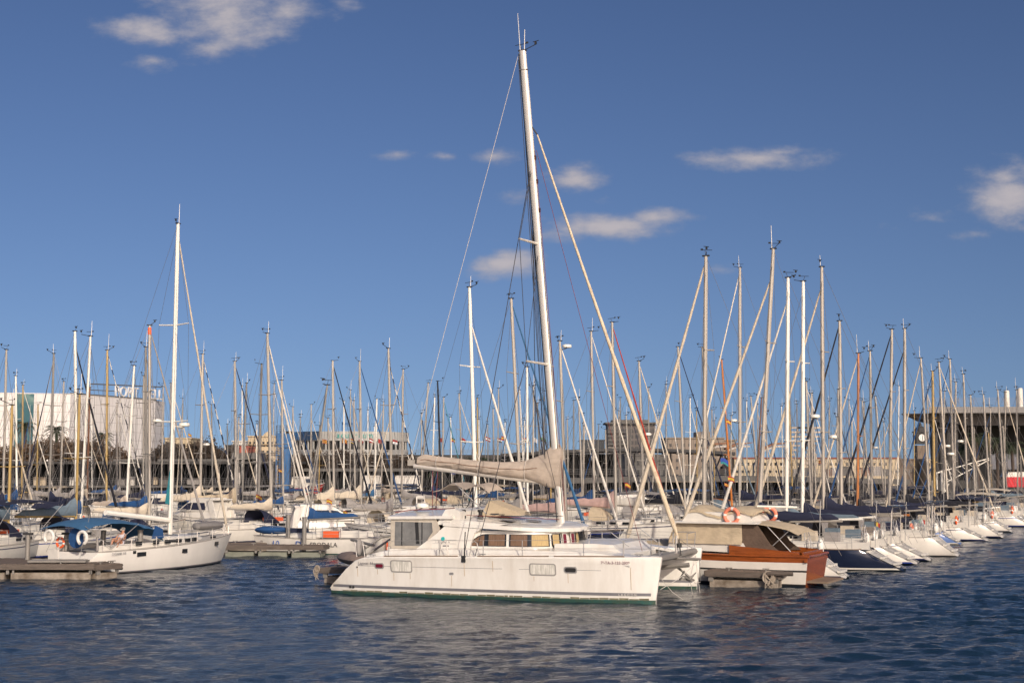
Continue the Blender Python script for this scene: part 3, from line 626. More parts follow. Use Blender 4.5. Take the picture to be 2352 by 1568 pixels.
# terrace deck on the right of centre and black canopy
t = thing('harbour_terrace', 'grey terrace deck with black canopy roof along the quay', 'terrace', (0,191,0))
xa, xb, xc = X(1215,191), X(1690,191), X(2085,191)
g1 = [[(x, y, 3.55+.5*math.sin(math.pi*(x-xa)/(xc-xa))) for x in [lerp(xa,xc,k/16) for k in range(17)]] for y in (0, 22)]
MB().sheet(g1, .75).build('deck_slab', concl, t)
g2 = [[(x, y, 7.4+.55*math.sin(math.pi*(x-xa)/(xb-xa))) for x in [lerp(xa-4,xb,k/12) for k in range(13)]] for y in (1, 16)]
MB().sheet(g2, .42).build('roof', black_, t)
for k in range(13): x = lerp(xa-3, xb-1, k/12); MB().tube([(x,4,3.9),(x,4,7.3)], .13, 6).build('column', concl, t)
for k in range(15): x = lerp(xa, xc, k/14); MB().tube([(x,1.5,.95),(x,1.5,3.1)], .16, 6).build('pier', black_, t)
wallbox(MB(), xa, xc, 9, 9.3, .95, 3.1).build('opening_shade', dark, t); wallbox(MB(), xa-4, xa+13, 13, 13.3, 3.6, 7.2).build('glass_wall', dark, t)  # first slab is painted dark as the shade below the deck
railing(MB(), xa, xc, .2, 4.0, 1.0, 1.8).build('railing', railm, t)
for k in range(10): x = lerp(X(1830,196), xc-2, k/9); wallbox(MB(), x-.7, x+.7, 5, 6, 4.0, 5.0+.2*(k%3)).build('planter', [CV['grey'],concl,CV['tan'],brownm][k%4], t)
# three arched pergola shells and stepped fish sculpture
wsh = mat('pergola_white', (.50,.46,.42), .7, var=.2)
for k, (px, lab) in enumerate(((1618,'first'),(1668,'second'),(1752,'third'))):
    t = thing('pergola_shell', f'{lab} curved brown topped pergola shell from the left above terrace', 'pergola', (X(px,196),196,0), 0, 'curved pergola shells on the terrace')
    P = [(-1.6,4.0),(-1.5,5.5),(-.9,6.9),(.2,7.9),(1.6,8.35),(3.2,8.4)] 
    MB().sheet([[(x,y,z) for x,z in P] for y in (-.8,-.2,.5)], .25).build('shell', wsh, t, smooth=True); MB().prismy([(-.4,8.0),(1.3,8.75),(3.9,8.85),(2.6,8.55),(1.3,8.45),(-.2,7.75)], -1, .8).build('roof', brownm, t)
scl = mat('sculpture_cream', (.50,.43,.35), .7, var=.2)
for k, (px, lab, fl) in enumerate(((1812,'left',1),(1850,'middle',1),(1872,'right',-1))):
    t = thing('sculpture_wing', f'{lab} wing of the stepped cream lattice sculpture above masts', 'sculpture', (X(px,235),235,0), 0, 'lattice sculpture wings')
    for q in range(9):
        z = lerp(6, Z(982,235), q/8); w_ = lerp(.5, 3.0, (q/8)**1.2); MB().box((fl*(q*.22), 0, z), (w_, .7, .28)).build('slat', scl, t)
    MB().tube([(0,0,4),(0,0,7),(fl*1.4,0,Z(982,235)-.2)], .16, 6).build('rib', scl, t)
# dark glass building with great canopy
Yc = 225; t = thing('canopy_building', 'dark glass building under a huge flat pointed canopy at right', 'building', (0,Yc,0)); zt = Z(937,Yc); zb = zt-1.0
xl, xr = X(2112,Yc), X(2520,Yc)
MB().prism([(X(2062,Yc),-2),(xl,-3.5),(xr,-6),(xr,40),(xl+14,40)], zb-.18, zb).build('canopy', black_, t)
SP = [(X(2070,Yc),zb-.19),(xr,zb-.19),(xr,zb-1.9),(xl+8,zb-1.9),(xl+2.0,zb-1.3)]; MB().rings([[(x+(dx if x < xr-1 else 0), y, z) for x, z in SP] for y, dx in ((-1.5,0),(28,11))]).build('soffit', black_, t)
MB().prism([(xl,-5),(xr,-5),(xr,30),(xl+11,30)], zb+.003, zb+1.0).build('roof_slab', mat('canopy_edge_concrete', (.20,.195,.19), .7, var=.25, scale=.8), t)
railing(MB(), xl, xr, -4.9, zb+1.0, 1.35, 2.4, .04).build('railing', railm, t)
wallbox(MB(), X(2172,Yc), xr, 6, 9, .95, zb-.5).build('glass_wall', dark, t)
for px in (2300, 2325, 2345): wallbox(MB(), X(px,Yc), X(px+20,Yc), 5.9, 5.98, 5, 7.6).build('window', glassb, t)
for px in (2150,2163,2180,2196): MB().tube([(X(px,Yc),1,.95),(X(px,Yc),1,zb-.9)], .42, 10).build('column', concd, t)
for px, zz in ((2318,3.9),(2349,4.3)): MB().tube([(X(px,Yc),1,zb+1),(X(px,Yc),1,zb+zz)], .45, 12).tube([(X(px,Yc),1,zb+zz),(X(px,Yc),1,zb+zz+.08)], .36, 12).build('roof_pipe', gelw, t, smooth=True)
wallbox(MB(), X(2140,Yc), xr, -1, 0, .95, 3.2).build('base_wall', concd, t)
# red awning and signs on the right quay
t = thing('awning_stall', 'white topped stall with bright red awning at far right', 'stall', (X(2303,190),190,.95)); wallbox(MB(), 0, 6, 0, 2.5, 0, 1.6).build('stall_body', concl, t); MB().prismy([(0,1.55),(6,1.55),(6,2.95),(0,2.95)], -.5, -.4).build('awning', mat('bright_red_cloth', (.55,.01,.02), .7), t); MB().prismy([(0,2.95),(6,2.95),(5.5,3.7),(.3,3.6)], -.5, 2).build('roof', gelw, t)
t = thing('lattice_crane', 'white tubular gangway crane on the quay at right', 'crane', (X(2160,187),187,.0)); wp = whitep
mb = MB(); mb.tube([(0,0,0),(0,0,4.6)], .3, 10).build('column', wp, t, smooth=True)
mb = MB(); A, B2 = Vector((-.3,0,4.6)), Vector((6.6,0,6.5)); mb.tube([A, B2], .07, 5).tube([A-Vector((-.8,0,1.4)), B2-Vector((0,0,.2))], .07, 5).tube([(-.9,0,4.4),(.8,0,5.0)], .1, 5).tube([(-.8,0,4.4),(-.8,0,2.0),(0,0,1.6)], .08, 5).tube([(.8,0,3.0),(.3,0,1.8)], .08, 5)
for k in range(7): a = A.lerp(B2, k/7); b = (A-Vector((-.8,0,1.4))).lerp(B2-Vector((0,0,.2)), (k+.5)/7); mb.tube([a, b], .035, 4)
mb.build('boom', wp, t)
# parking sign
t = thing('parking_sign', 'blue parking sign with white P on the quay below the boom', 'sign', (X(1042,192),192,.95)); MB().tube([(0,0,0),(0,0,5.2)], .05, 6).build('post', darkalu, t); MB().box((0,-.08,4.1),(.7,.05,1.5)).build('panel', mat('sign_blue', (.01,.04,.25), .5), t); text('lettering', 'P', .8, gelw, t, (-.25,-.115,4.1), (math.pi/2,0,0), .004)
# ---------------------------------------------------------------- trees
bark = mat('tree_bark', (.075,.055,.042), .9, var=.3, scale=3); twig = mat('dry_twigs', (.11,.072,.045), .9, var=.35, scale=1.5); twig2 = mat('dark_twigs', (.062,.045,.032), .9, var=.3, scale=1.5); palmf = mat('palm_green', (.035,.05,.022), .7, var=.3)
def bare_tree(label, px, top, Y, w, group, seed, dense=1.0, tm=None, low=None):
    r = random.Random(seed); t = thing('bare_tree', label, 'tree', (X(px,Y),Y,.95), r.uniform(0,6), group); hh = Z(top,Y)-.95; Wm = w/F*Y
    ht = low or hh*.42
    MB().tube([(0,0,0),(.1,0,ht*.5),(.05,.1,ht)], [.26,.2,.16], 7).build('trunk', bark, t)
    br = MB(); tips = []
    for k in range(9):
        a = r.uniform(0, 6.28); e = r.uniform(.35, 1.0); L1 = (hh-ht)*r.uniform(.55,.8)
        p0 = Vector((.05,.1,ht*r.uniform(.75,1))); p1 = p0+Vector((math.cos(a)*Wm*.24*e, math.sin(a)*Wm*.24*e, L1*.5)); p2 = p1+Vector((math.cos(a)*Wm*.16*e, math.sin(a)*Wm*.16*e, L1*.35)); br.tube([p0,p1,p2], [.10,.06,.03], 5)
        for q in range(7):
            a2 = a+r.uniform(-1.2,1.2); p3 = p1.lerp(p2, r.random())+Vector((math.cos(a2)*Wm*r.uniform(.05,.17), math.sin(a2)*Wm*r.uniform(.05,.17), r.uniform(.3,1.4))); br.tube([p1.lerp(p2, r.random()*.5), p3], [.035,.015], 3, caps=False); tips.append(p3); tips.append(p1.lerp(p3,.6))
    br.build('branches', bark, t)
    cr_ = MB(); n = int(2300*dense)
    for k in range(n):
        c = r.choice(tips); p = c+Vector((r.gauss(0,Wm*.055), r.gauss(0,Wm*.055), r.gauss(0,hh*.05))); d = Vector((r.gauss(0,1),r.gauss(0,1),r.gauss(.4,1))).normalized()*r.uniform(.35,.9); s = d.cross(Vector((r.gauss(0,1),r.gauss(0,1),r.gauss(0,1)))).normalized()*r.uniform(.05,.13)
        q = p+d; m = p+d*.5+s*1.5; cr_.poly([p-s, p+s, q]); cr_.poly([m, m+s*2+d*.3, q])
    cr_.build('crown', tm or twig, t)
names = ['rounded', 'spreading', 'tall', 'low', 'ragged', 'wide', 'thin', 'dense', 'small', 'leaning', 'bushy', 'flat topped']
T1 = [(15,1010,228,80,1),(75,1004,226,80,.8),(118,992,214,90,1.2),(165,990,216,80,1.2),(205,1000,212,80,1.2),(245,1012,214,60,1),(280,1025,220,50,.8)]
for k, (px, top, Y, w, dn) in enumerate(T1): bare_tree(f'{names[k]} brown leafless tree before the white building, {["first","second","third","fourth","fifth","sixth","seventh"][k]} from left', px, top, Y, w, 'bare trees behind the quay', 20+k, dn*.7)
T2 = [(362,1028,225,60),(400,1008,222,80),(440,1006,220,80),(478,1012,224,70),(512,1018,226,70),(560,1040,230,70),(605,1038,230,70),(700,1042,225,70),(755,1036,222,80),(815,1034,224,80),(870,1036,220,80),(930,1046,224,60)]
for k, (px, top, Y, w) in enumerate(T2): bare_tree(f'{names[k]} dark leafless tree in the row behind the arcade, {["first","second","third","fourth","fifth","sixth","seventh","eighth","ninth","tenth","eleventh","twelfth"][k]} from left', px, top, Y, w, 'bare trees behind the quay', 50+k, 1.5, twig2)
def palm(label, px, top, Y, seed, r0=2.2):
    r = random.Random(seed); t = thing('palm_tree', label, 'palm', (X(px,Y),Y,.95), 0, 'palms along the quay'); hh = Z(top,Y)-.95-r0*.4
    MB().tube([(0,0,0),(.1,0,hh*.5),(0,0,hh)], [.3,.22,.25], 7).build('trunk', bark, t); f = MB()
    for k in range(46):
        a = r.uniform(0,6.28); e = r.uniform(-.5,1.2); l = r0*r.uniform(.8,1.1); pts = []
        for q in range(6): u = q/5; pts.append(Vector((math.cos(a)*l*u*math.cos(e*(1-.4*u)), math.sin(a)*l*u*math.cos(e*(1-.4*u)), hh+l*u*math.sin(e)-.9*l*u*u*.7)))
        s = Vector((-math.sin(a), math.cos(a), 0))
        for q in range(5):
            for sg in (1,-1):
                for v in (0,.5): b = pts[q].lerp(pts[q+1], v); f.poly([b, b+(pts[q+1]-pts[q])*.35, b+s*sg*.42*(1-q*.12)+(pts[q+1]-pts[q])*.6+Vector((0,0,-.18))])
    f.build('crown', palmf, t)
for k, (px, top, Y) in enumerate(((132,975,222),(60,955+10,235),(238,990,240),(1095,1046,200),(1130,1050,202),(1165,1045,205),(1012,1052,203),(2240,990,205),(2285,998,207),(2215,1005,208),(2320,1010,206))): palm(f'{["left", "poster side", "shaggy", "squat", "middle", "taller", "lone", "broad", "dim", "slim", "outer"][k]} palm tree, {"before the white building" if k<3 else "below the flags" if k<7 else "before the dark canopy building"}', px, top, Y, k)
# ---------------------------------------------------------------- flags on the embankment
fr2 = mat('flag_red', (.30,.025,.02), .8); fy = mat('flag_yellow', (.48,.33,.04), .8); fw = mat('flag_white', (.7,.7,.7), .8); fb = mat('flag_blue', (.02,.06,.3), .8); fg = mat('flag_green', (.02,.18,.06), .8); fk = blackr
def flag(label, loc, size, cols, pole, group, hang=.15, vertical=False, seed=0, ang=0):
    t = thing('flag', label, 'flag', loc, ang, group); n = len(cols); w, h = size
    if pole: MB().tube([(0,0,-pole),(0,0,h*.6)], .05, 5).build('pole', darkalu, t)
    mb = MB(); NX = 6
    for i in range(NX):
        for j in range(n):
            def P(a, b): return (w*a*.92, .12*w*math.sin(a*6+seed)*a, h*(.5-b)-hang*w*a*a-.05*w*math.sin(a*5+seed))
            c = j if not vertical else int(i*n/NX); mb.cur = c
            mb.poly([P(i/NX,j/n),P(i/NX,(j+1)/n),P((i+1)/NX,(j+1)/n),P((i+1)/NX,j/n)])
    mb.build('cloth', cols, t, smooth=True)
FL = [(745,1013,[fr2,fy,fr2,fy,fr2],'Catalan striped'),(790,1012,[fr2,fy,fr2,fy,fr2],'bright Catalan striped'),(807,1012,[fr2,fy,fb,fy],'red yellow blue'),(828,1010,[fw,fr2],'white red'),(852,1012,[fr2,fw,fr2],'red white red'),(872,1013,[fr2,fr2],'plain dark red'),(905,1014,[fr2,fw],'small red white'),
      (1010,1010,[fr2,fr2],'orange red'),(1036,1010,[fk,fy,fr2],'black yellow'),(1060,1011,[fr2,fk],'red black'),(1086,1012,[fb,fw,fb],'blue white'),(1116,1008,[fr2,fw,fr2],'tall red'),(1142,1010,[fr2,fw,fk],'red white black'),(1152,1006,[fr2,fy,fr2],'red yellow red'),(1200,1010,[fr2,fw,fk],'drooping tricolour'),(1222,1010,[fw,fw],'pale grey'),(1242,1010,[fg,fk],'dark green'),(1262,1008,[fr2,fr2],'waving crimson')]
for k, (px, py, cs, lb_) in enumerate(FL): flag(f'{lb_} flag on a tall pole above the road embankment', (X(px,248), 245.6, Z(py,248)), (.95,.75), [c for c in cs], 3.6, 'flags along the embankment', .3, seed=k)
def at_(px, py, Y): return W(px, py, Y)
sp = [fr2,fy,fy,fr2]
for px, py, Y, s_, lb_, cs in ((1655,1058,60,.75,'large blue and green pennant flag behind the wooden cruiser', [fb,fb,mat('flag_teal',(.02,.2,.2),.8)]),(1672,1098,61,.62,'Spanish flag hanging above the tan cruiser cover',sp),(1664,1112,61,.4,'small Catalan flag under the Spanish flag',[fr2,fy,fr2,fy,fr2]),(1668,968,64,.5,'Spanish flag high at the spreader above the cruiser',sp),
    (1436,1113,90,.8,'Spanish flag near the red furled sail foot',sp),(1250-6,1157,76,.7,'',sp),(750,1150,80,.7,'Spanish flag in the middle of the cream boom covers',sp),(788,1176,84,.6,'small Spanish flag low beside gathered cream sail',sp),(588,1140,98,.9,'Spanish flag above the white motor yacht',sp),(432,998,68,.4,'tiny Spanish flag under big left spreader',sp),(640,1080,110,.6,'tiny flag high near the crane tower',sp),
    (2008,1202,67,.62,'Belgian tricolour flag at stern of the dark blue sloop',[fk,fy,fr2]),(2111,1195,86,.8,'Italian tricolour flag at a stern on the right',[fg,fw,fr2]),(1880,1060,92,.7,'small faded flag among right masts',[fr2,fy,fr2])):
    if not lb_: continue
    flag(lb_, at_(px,py,Y), (s_*.5, s_*.34), cs, 0, None, .35, vertical=('tricolour' in lb_), seed=px)
# ---------------------------------------------------------------- the catamaran (local x forward, y to port, origin at stern of near hull)
CA = R(-21); cat = thing('catamaran', 'large white sailing catamaran with taupe sail bag moored in front', 'catamaran', (-7.33, 54.34, 0), CA)
def cat_hull(yc, name):
    prof = [(.42,.20),(.56,.36),(.84,.62),(1.22,1.0),(1.62,1.32),(1.98,1.44),(2.8,1.50),(4,1.53),(6,1.57),(8,1.61),(10,1.65),(11.5,1.67),(12.8,1.68),(13.45,1.68),(13.68,1.66)]
    hw = [.62,.68,.74,.80,.85,.88,.92,.95,.95,.93,.84,.70,.45,.22,.07]
    rings = []
    zr = [(-.4,.30,1),(-.12,.66,1),(.13,.80,1),(.19,.81,1),(.275,.83,1),(.385,.845,1),(.6,.88,2),(.85,.93,2),(.97,.975,2),(1,.94,2)]
    for (x, f), w in zip(prof, hw):
        side = []
        for z, b, kind in zr:
            zz = z if kind == 1 else max(.385, z*f) if f > .8 else lerp(.385, f, (z-.6)/.4) if f > .45 else .385+.002*z
            if f < .8: zz = min(zz, f) if kind == 1 else zz
            if f < .45 and kind == 2: zz = f+.002*z
            rel = zz/1.66; xx = x
            if x > 11: xx = x-(.26*(1-max(0, rel)))*((x-11)/2.68)**3
            if x > 13.4 and b < .99 and zz > 1.5: xx -= .0
            flare = lerp(1, .72+.28*max(0, min(1, rel)), max(0, (x-8)/5.7))
            side.append((xx, w*b*flare, zz))
        rings.append([(a, yc+b, c) for a, b, c in reversed(side)]+[(a, yc-b, c) for a, b, c in side])
    n = len(zr)
    def mf(i, j):
        if j == n-1: return 1
        r = n-2-j if j < n-1 else j-n
        if r <= 1: return 1
        if r == 2: return 0
        if r == 4 and 0 < i < 13: return 2
        return 0
    mb = MB(); mb.rings(rings, False, False, mf); mb.mi(0)
    mb.poly(rings[-1]); mb.mi(1); mb.poly(list(reversed(rings[0])))
    h = mb.build(name, [catgel, bottomg, stripeg], cat, smooth=True)
    dk = MB(); dk.rings([[(r[0][0], yc+(r[0][1]-yc)*k, r[0][2]+.0+.035*(1-k*k)) for k in (1, .6, 0, -.6, -1)] for r in rings], False, False)
    dk.build('deck', catgel, cat, smooth=True)
    return h, rings
hn, rn = cat_hull(0, 'hull'); hf, rf_ = cat_hull(6.4, 'hull')
def side_y(x, z, sg=-1, yc=0):      # outer skin of the near hull
    for a, b in zip(rn[:-1], rn[1:]):
        if a[-4][0] <= x <= b[-4][0]:
            t = (x-a[-4][0])/(b[-4][0]-a[-4][0]); col = [(lerp(p[1], q[1], t), lerp(p[2], q[2], t)) for p, q in zip(a, b)][len(a)//2:]
            for (y0, z0), (y1, z1) in zip(col[:-1], col[1:]):
                if z0 <= z <= z1: return lerp(y0, y1, (z-z0)/(z1-z0+1e-9))
    return -.95
def on_hull(mb, x0, x1, z0, z1, off, rad=.1, n=5, th=.02):
    """rounded rectangle laid on the hull side"""
    pts = []
    for cx, cz, a in ((x1-rad, z1-rad, 0), (x0+rad, z1-rad, 90), (x0+rad, z0+rad, 180), (x1-rad, z0+rad, 270)):
        for k in range(n+1): q = R(a+90*k/n); pts.append((cx+rad*math.cos(q), cz+rad*math.sin(q)))
    zc = (z0+z1)/2; f = [(x, side_y(x, min(max(z, z0), z1))-off, z) for x, z in pts]
    k = mb.add(f); k2 = mb.add([(x, y+th+off, z) for x, y, z in f]); m = len(f)
    mb.q(*[k+i for i in reversed(range(m))])
    for i in range(m): mb.q(k+i, k+(i+1) % m, k2+(i+1) % m, k2+i)
palewin = mat('frosted_pane', (.50,.49,.43), .25, var=.5, scale=5, stretch=(3,1,.35), col2=(.72,.70,.63), vlo=.45, vhi=.6)
redshade = mat('maroon_shade', (.16,.012,.03), .4, var=.3)
for x0, x1, z0, z1, pm, rad in ((2.50,2.90,1.04,1.26,redshade,.08),(3.18,4.11,.92,1.39,palewin,.10),(8.84,9.87,.95,1.40,palewin,.10),(10.17,10.66,1.06,1.30,blackr,.09)):
    mb = MB(); on_hull(mb, x0, x1, z0, z1, .012, rad); fr_ = mb.build('porthole', steel if rad < .1 else mat('window_gasket', (.30,.29,.27), .5), hn)
    mb = MB(); on_hull(mb, x0+.045, x1-.045, z0+.045, z1-.045, .022, rad*.7); mb.build('pane', pm, fr_)
mb = MB(); on_hull(mb, 5.64, 5.82, .88, .98, .008, .045); mb.build('vent', steel, hn)
mb = MB()
for k in range(10): on_hull(mb, 1.75+k*.98, 1.75+k*.98+.975, 1.128+.005*k, 1.142+.005*k, .004, .003, 1)
mb.build('pinstripe', stripeg, hn)
mb = MB()
for xx in (1.38, 1.52): mb.tube([(xx, side_y(xx,.3)+.02, .30), (xx, side_y(xx,.3)-.03, .30)], .05, 10)
mb.tube([(1.72, side_y(1.72,1.1)+.02, 1.08), (1.72, side_y(1.72,1.1)-.02, 1.08)], .03, 8).build('drain', blackr, hn)
def htext(body, x, z, size, m, ln):
    y = side_y(x+ln/2, z+size/3); text('lettering', body, size, m, hn, (x, y-.026, z), (math.pi/2, 0, math.atan2(side_y(x+ln, z)-side_y(x, z), ln)))
    C.objects[-1].location.y = min(side_y(x, z), side_y(x+ln*.5, z))-.03
lt = mat('lettering_grey', (.25,.24,.24), .5); lmar = mat('lettering_maroon', (.22,.10,.12), .5)
htext('Lagoon 44o', 1.78, 1.19, .16, lt, .7); htext('7ª-TA-3-133-2009', 11.55, 1.42, .145, lmar, 1.1); htext('L A G O O N', 12.15, .285, .115, gelw, .75)
# toe rail, cleats, rub strips
mb = MB()
for x0, x1 in ((2.9,6.0),(6.8,9.6),(9.8,12.4)):
    pts = [(lerp(x0,x1,k/8), -(hwv := abs(sheer_at(rn, lerp(x0,x1,k/8))[0]))*.985, sheer_at(rn, lerp(x0,x1,k/8))[1]+.02) for k in range(9)]
    mb.tube(pts, .028, 5)
mb.build('toe_rail', teak, cat)
mb = MB()
for x in (2.3, 6.9, 12.9):
    yq, zq = sheer_at(rn, x); mb.tube([(x-.16, -yq*.8, zq+.09), (x+.16, -yq*.8, zq+.09)], .022, 6).box((x-.06, -yq*.8, zq+.05), (.03,.03,.09)).box((x+.06, -yq*.8, zq+.05), (.03,.03,.09))
mb.build('cleat', steel, cat)
# bridgedeck and side coaming
MB().prismy([(2.4,.95),(11.6,1.0),(11.9,1.5),(11.4,1.60),(2.2,1.56)], .55, 5.85).build('bridgedeck', catgel, cat)
cg = []
def ledge(yl, sg):
    P = [(1.9,1.50),(2.55,1.67),(4.3,1.77),(7.9,1.82),(10.3,1.83),(11.5,1.76),(12.15,1.68),(12.6,1.60)]
    return [(x, yl, z) for x, z in P]
mb = MB()
for yl, yo in ((-.35, -.48), (6.75, 6.88)):
    a = ledge(yl, 1); inner = .9 if yl < 1 else 5.5
    mb.sheet([[(x, yo, z-.16) for x, _, z in a], a, [(x, inner, z+.03) for x, _, z in a]], .1)
mb.build('side_deck', catgel, cat)
MB().sheet([[(x, y, z) for x, z in ((9.2,2.02),(10.8,2.05),(11.5,2.02),(11.7,1.84),(12.0,1.66))] for y in (1.0,1.6,3.2,4.8,5.4)], .3).build('foredeck', catgel, cat)
MB().sheet([[(x, y, 1.55-.05*math.sin(math.pi*(y-.6)/5.2)) for x in (12.2,12.8,13.5)] for y in (.6,1.5,3.2,4.9,5.8)], .015).build('trampoline', mat('trampoline_net', (.30,.29,.27), .9, bump=.5, bscale=60), cat)
# cabin: plan outline wraps round the front
def outline(off, zlean=0):
    pts = [(3.95, .36-off)]
    for x in (5.4, 7.0, 7.9): pts.append((x, .36-off+.02*(x-4)))
    for k in range(1, 13):
        a = math.pi/2*k/12; pts.append((7.95+(1.5+off-zlean)*math.sin(a)**.9, .44-off+2.76*(1-math.cos(a))**1.15))
    return pts+[(x, 6.4-y) for x, y in reversed(pts[:-1])]
rings = [[(x, y, z) for x, y in outline(o_, l_)] for z, o_, l_ in ((1.62,.06,-.05),(1.83,.04,0),(2.45,-.02,.10),(2.50,-.03,.11))]
cabw = MB(); cabw.rings(rings, True, True); cabin = cabw.build('cabin', catgel, cat, smooth=True)
# swept side moulding behind the windows
mb = MB()
mb.prismy([(3.55,1.62),(5.95,1.62),(6.2,2.40),(6.6,2.62),(7.6,2.76),(5.40,2.92),(5.05,2.74),(4.62,2.36)], .24, .42); mb.prismy([(3.55,1.62),(5.95,1.62),(6.2,2.40),(6.6,2.62),(7.6,2.76),(5.40,2.92),(5.05,2.74),(4.62,2.36)], 5.98, 6.16)
mb.build('side_moulding', catgel, cabin)
# windows
def wpt(s, z, off):       # s: arc position along the outline polyline on the near side
    P = [Vector((x, y, 0)) for x, y in outline(.03)]; acc = 0
    for a, b in zip(P[:-1], P[1:]):
        l = (b-a).length
        if acc+l >= s:
            p = a.lerp(b, (s-acc)/l); n = Vector(((b-a).y, -(b-a).x, 0)).normalized(); return p+n*off+Vector((0,0,z))
        acc += l
    return P[-1]
def win(s0, s1, z0, z1, m, off, cut=0, th=.03, seg=8):
    mb = MB(); gr = []
    for i in range(seg+1):
        s = lerp(s0, s1, i/seg); zt = z1-(cut*max(0, 1-(s-s0)/.75)**2 if cut else 0); zb_ = z0
        lean = .03
        gr.append([tuple(wpt(s, zb_, off)), tuple(wpt(s, lerp(zb_, zt, .5), off-.02)), tuple(wpt(s, zt, off-.045))])
    k = len(mb.v)
    for row in gr: mb.v += row
    for i in range(seg):
        for j in range(2): a = i*3+j; mb.q(a, a+3, a+4, a+1)
    return mb
curt = mat('brown_curtain', (.20,.12,.075), .8, var=.55, scale=7, stretch=(5,5,.15)); curt2 = mat('tan_curtain', (.46,.34,.16), .8, var=.35, scale=7, stretch=(5,5,.15))
for s0, s1, cut, parts in ((1.95,3.52,.42,((2.05,2.62,curt),(2.80,3.46,curt))), (3.64,5.27,0,((3.70,4.36,curt),(4.52,5.20,curt2))), (5.38,5.90,0,((5.42,5.78,curt2),)),
                           (6.00,6.32,0,((6.05,6.27,redshade),)), (6.62,7.0,0,((6.68,6.94,redshade),)), (7.10,7.55,0,((7.14,7.40,curt2),)), (7.7,8.4,0,()), (8.6,9.6,0,())):
    red = s1-s0 < .4
    w_ = win(s0, s1, 1.92 if not red else 1.90, 2.38 if not red else 2.41, glass if not red else steel, .035, cut).build('window', glass if not red else gelw, cabin, smooth=True)
    for a, b, m in parts: win(a, b, 1.94, 2.36, m, .045 if not red else .05, cut*.8 if (a < 2.2 and cut) else 0).build('shade' if m is redshade else 'curtain', m, w_)
# coachroof with overhanging brow
def eave(x): return lerp(2.80, 2.66, (x-5)/3) if x < 8 else lerp(2.66, 2.57, (x-8)/1.6)
CR = [(4.9,3.13),(6.1,3.10),(6.9,2.97),(7.6,2.84),(8.9,2.76),(9.7,2.60)]
brow = []; NS = 19
for i in range(NS):
    f = i/(NS-1); x = lerp(4.9, 9.66, f**.9); hw_ = max(.25, 3.0*(1-max(0, (x-7.3)/2.38)**2.4)**.5)
    crn = next((lerp(p[1], q[1], (x-p[0])/(q[0]-p[0])) for p, q in zip(CR[:-1], CR[1:]) if p[0] <= x <= q[0]), 2.6)
    brow.append([(x, 3.2+hw_*k, lerp(eave(x), crn, max(0, 1-abs(k)**2.6))) for k in (-1,-.95,-.8,-.6,-.25,0,.25,.6,.8,.95,1)])
MB().sheet(brow, .14).build('coachroof', catgel, cat, smooth=True)
# hardtop over cockpit
ht = []
for i in range(8):
    x = lerp(2.50, 5.3, i/7); ht.append([(x, 3.2+2.95*k, 3.02-.02*abs(k)+.16*(1-k*k)+.05*(x-2.5)/2.8) for k in (-1,-.96,-.8,-.4,0,.4,.8,.96,1)])
hard = MB().sheet(ht, .11).build('hardtop', catgel, cat, smooth=True)
MB().tube([(3.2,.42,3.1),(3.25,.42,3.17),(4.3,.42,3.19),(4.4,.42,3.12)], .015).build('grab_rail', steel, hard)
MB().prismy([(4.55,2.7),(5.55,2.7),(5.55,3.22),(5.30,3.33),(4.95,3.30)], .36, 2.3).prismy([(4.55,2.7),(5.55,2.7),(5.55,3.22),(5.30,3.33),(4.95,3.30)], 2.32, 3.9).build('helm_console', catgel, cat)
# cockpit side and clear enclosure
MB().prismy([(2.55,1.50),(4.2,1.55),(4.2,1.74),(2.62,1.74)], .25, .45).prismy([(2.55,1.50),(4.2,1.55),(4.2,1.74),(2.62,1.74)], 5.95, 6.15).box((2.5,3.2,1.6),(.15,5.6,.4)).build('cockpit_coaming', catgel, cat)
pl = mat('clear_vinyl_dark', (.10,.10,.10), .12, var=.5, scale=1.2, col2=(.22,.22,.21)); pe = mat('enclosure_canvas', (.50,.45,.37), .85, var=.2, bump=.4)
mb = MB(); mb.prismy([(2.62,1.74),(4.12,1.76),(4.72,2.55),(4.55,2.93),(2.60,2.93)], .33, .37).build('enclosure', pe, cat)
en = cat.children[-1]
MB().prismy([(2.78,1.86),(4.02,1.88),(4.42,2.42),(4.38,2.78),(2.80,2.80)], .315, .328).build('clear_panel', pl, en)
mb = MB()
for x in (3.08, 3.95): mb.prismy([(x,1.87),(x+.035,1.87),(x+.035,2.79),(x,2.79)], .30, .313)
mb.prismy([(3.72,1.95),(3.86,1.95),(3.80,2.79),(3.66,2.79)], .30, .313).build('seam', blackr, en)
mb = MB(); mb.box((2.6,3.2,2.33), (.04,5.7,1.15)); mb.build('enclosure', pe, cat); MB().box((2.57,1.8,2.35),(.03,2.2,.85)).box((2.57,4.6,2.35),(.03,2.2,.85)).build('clear_panel', pl, cat.children[-1])
MB().box((4.0,3.2,2.3),(.06,5.4,1.1)).build('cockpit_bulkhead', glass, cat)
# cabin-side emblem
MB().tube([(4.90,.235,2.17),(4.90,.215,2.17)], .075, 20).build('emblem', mat('teal_emblem', (.03,.42,.42), .3, var=.3), cabin)
text('lettering', 'L  A  G  O  O  N', .085, lt, cabin, (4.58,.233,2.02), (math.pi/2,0,0))
MB().box((5.02,.232,1.90),(.26,.01,.05)).box((4.95,.232,2.125),(1.0,.006,.006)).box((4.95,.232,1.985),(1.0,.006,.006)).build('vent', stripeg, cabin)
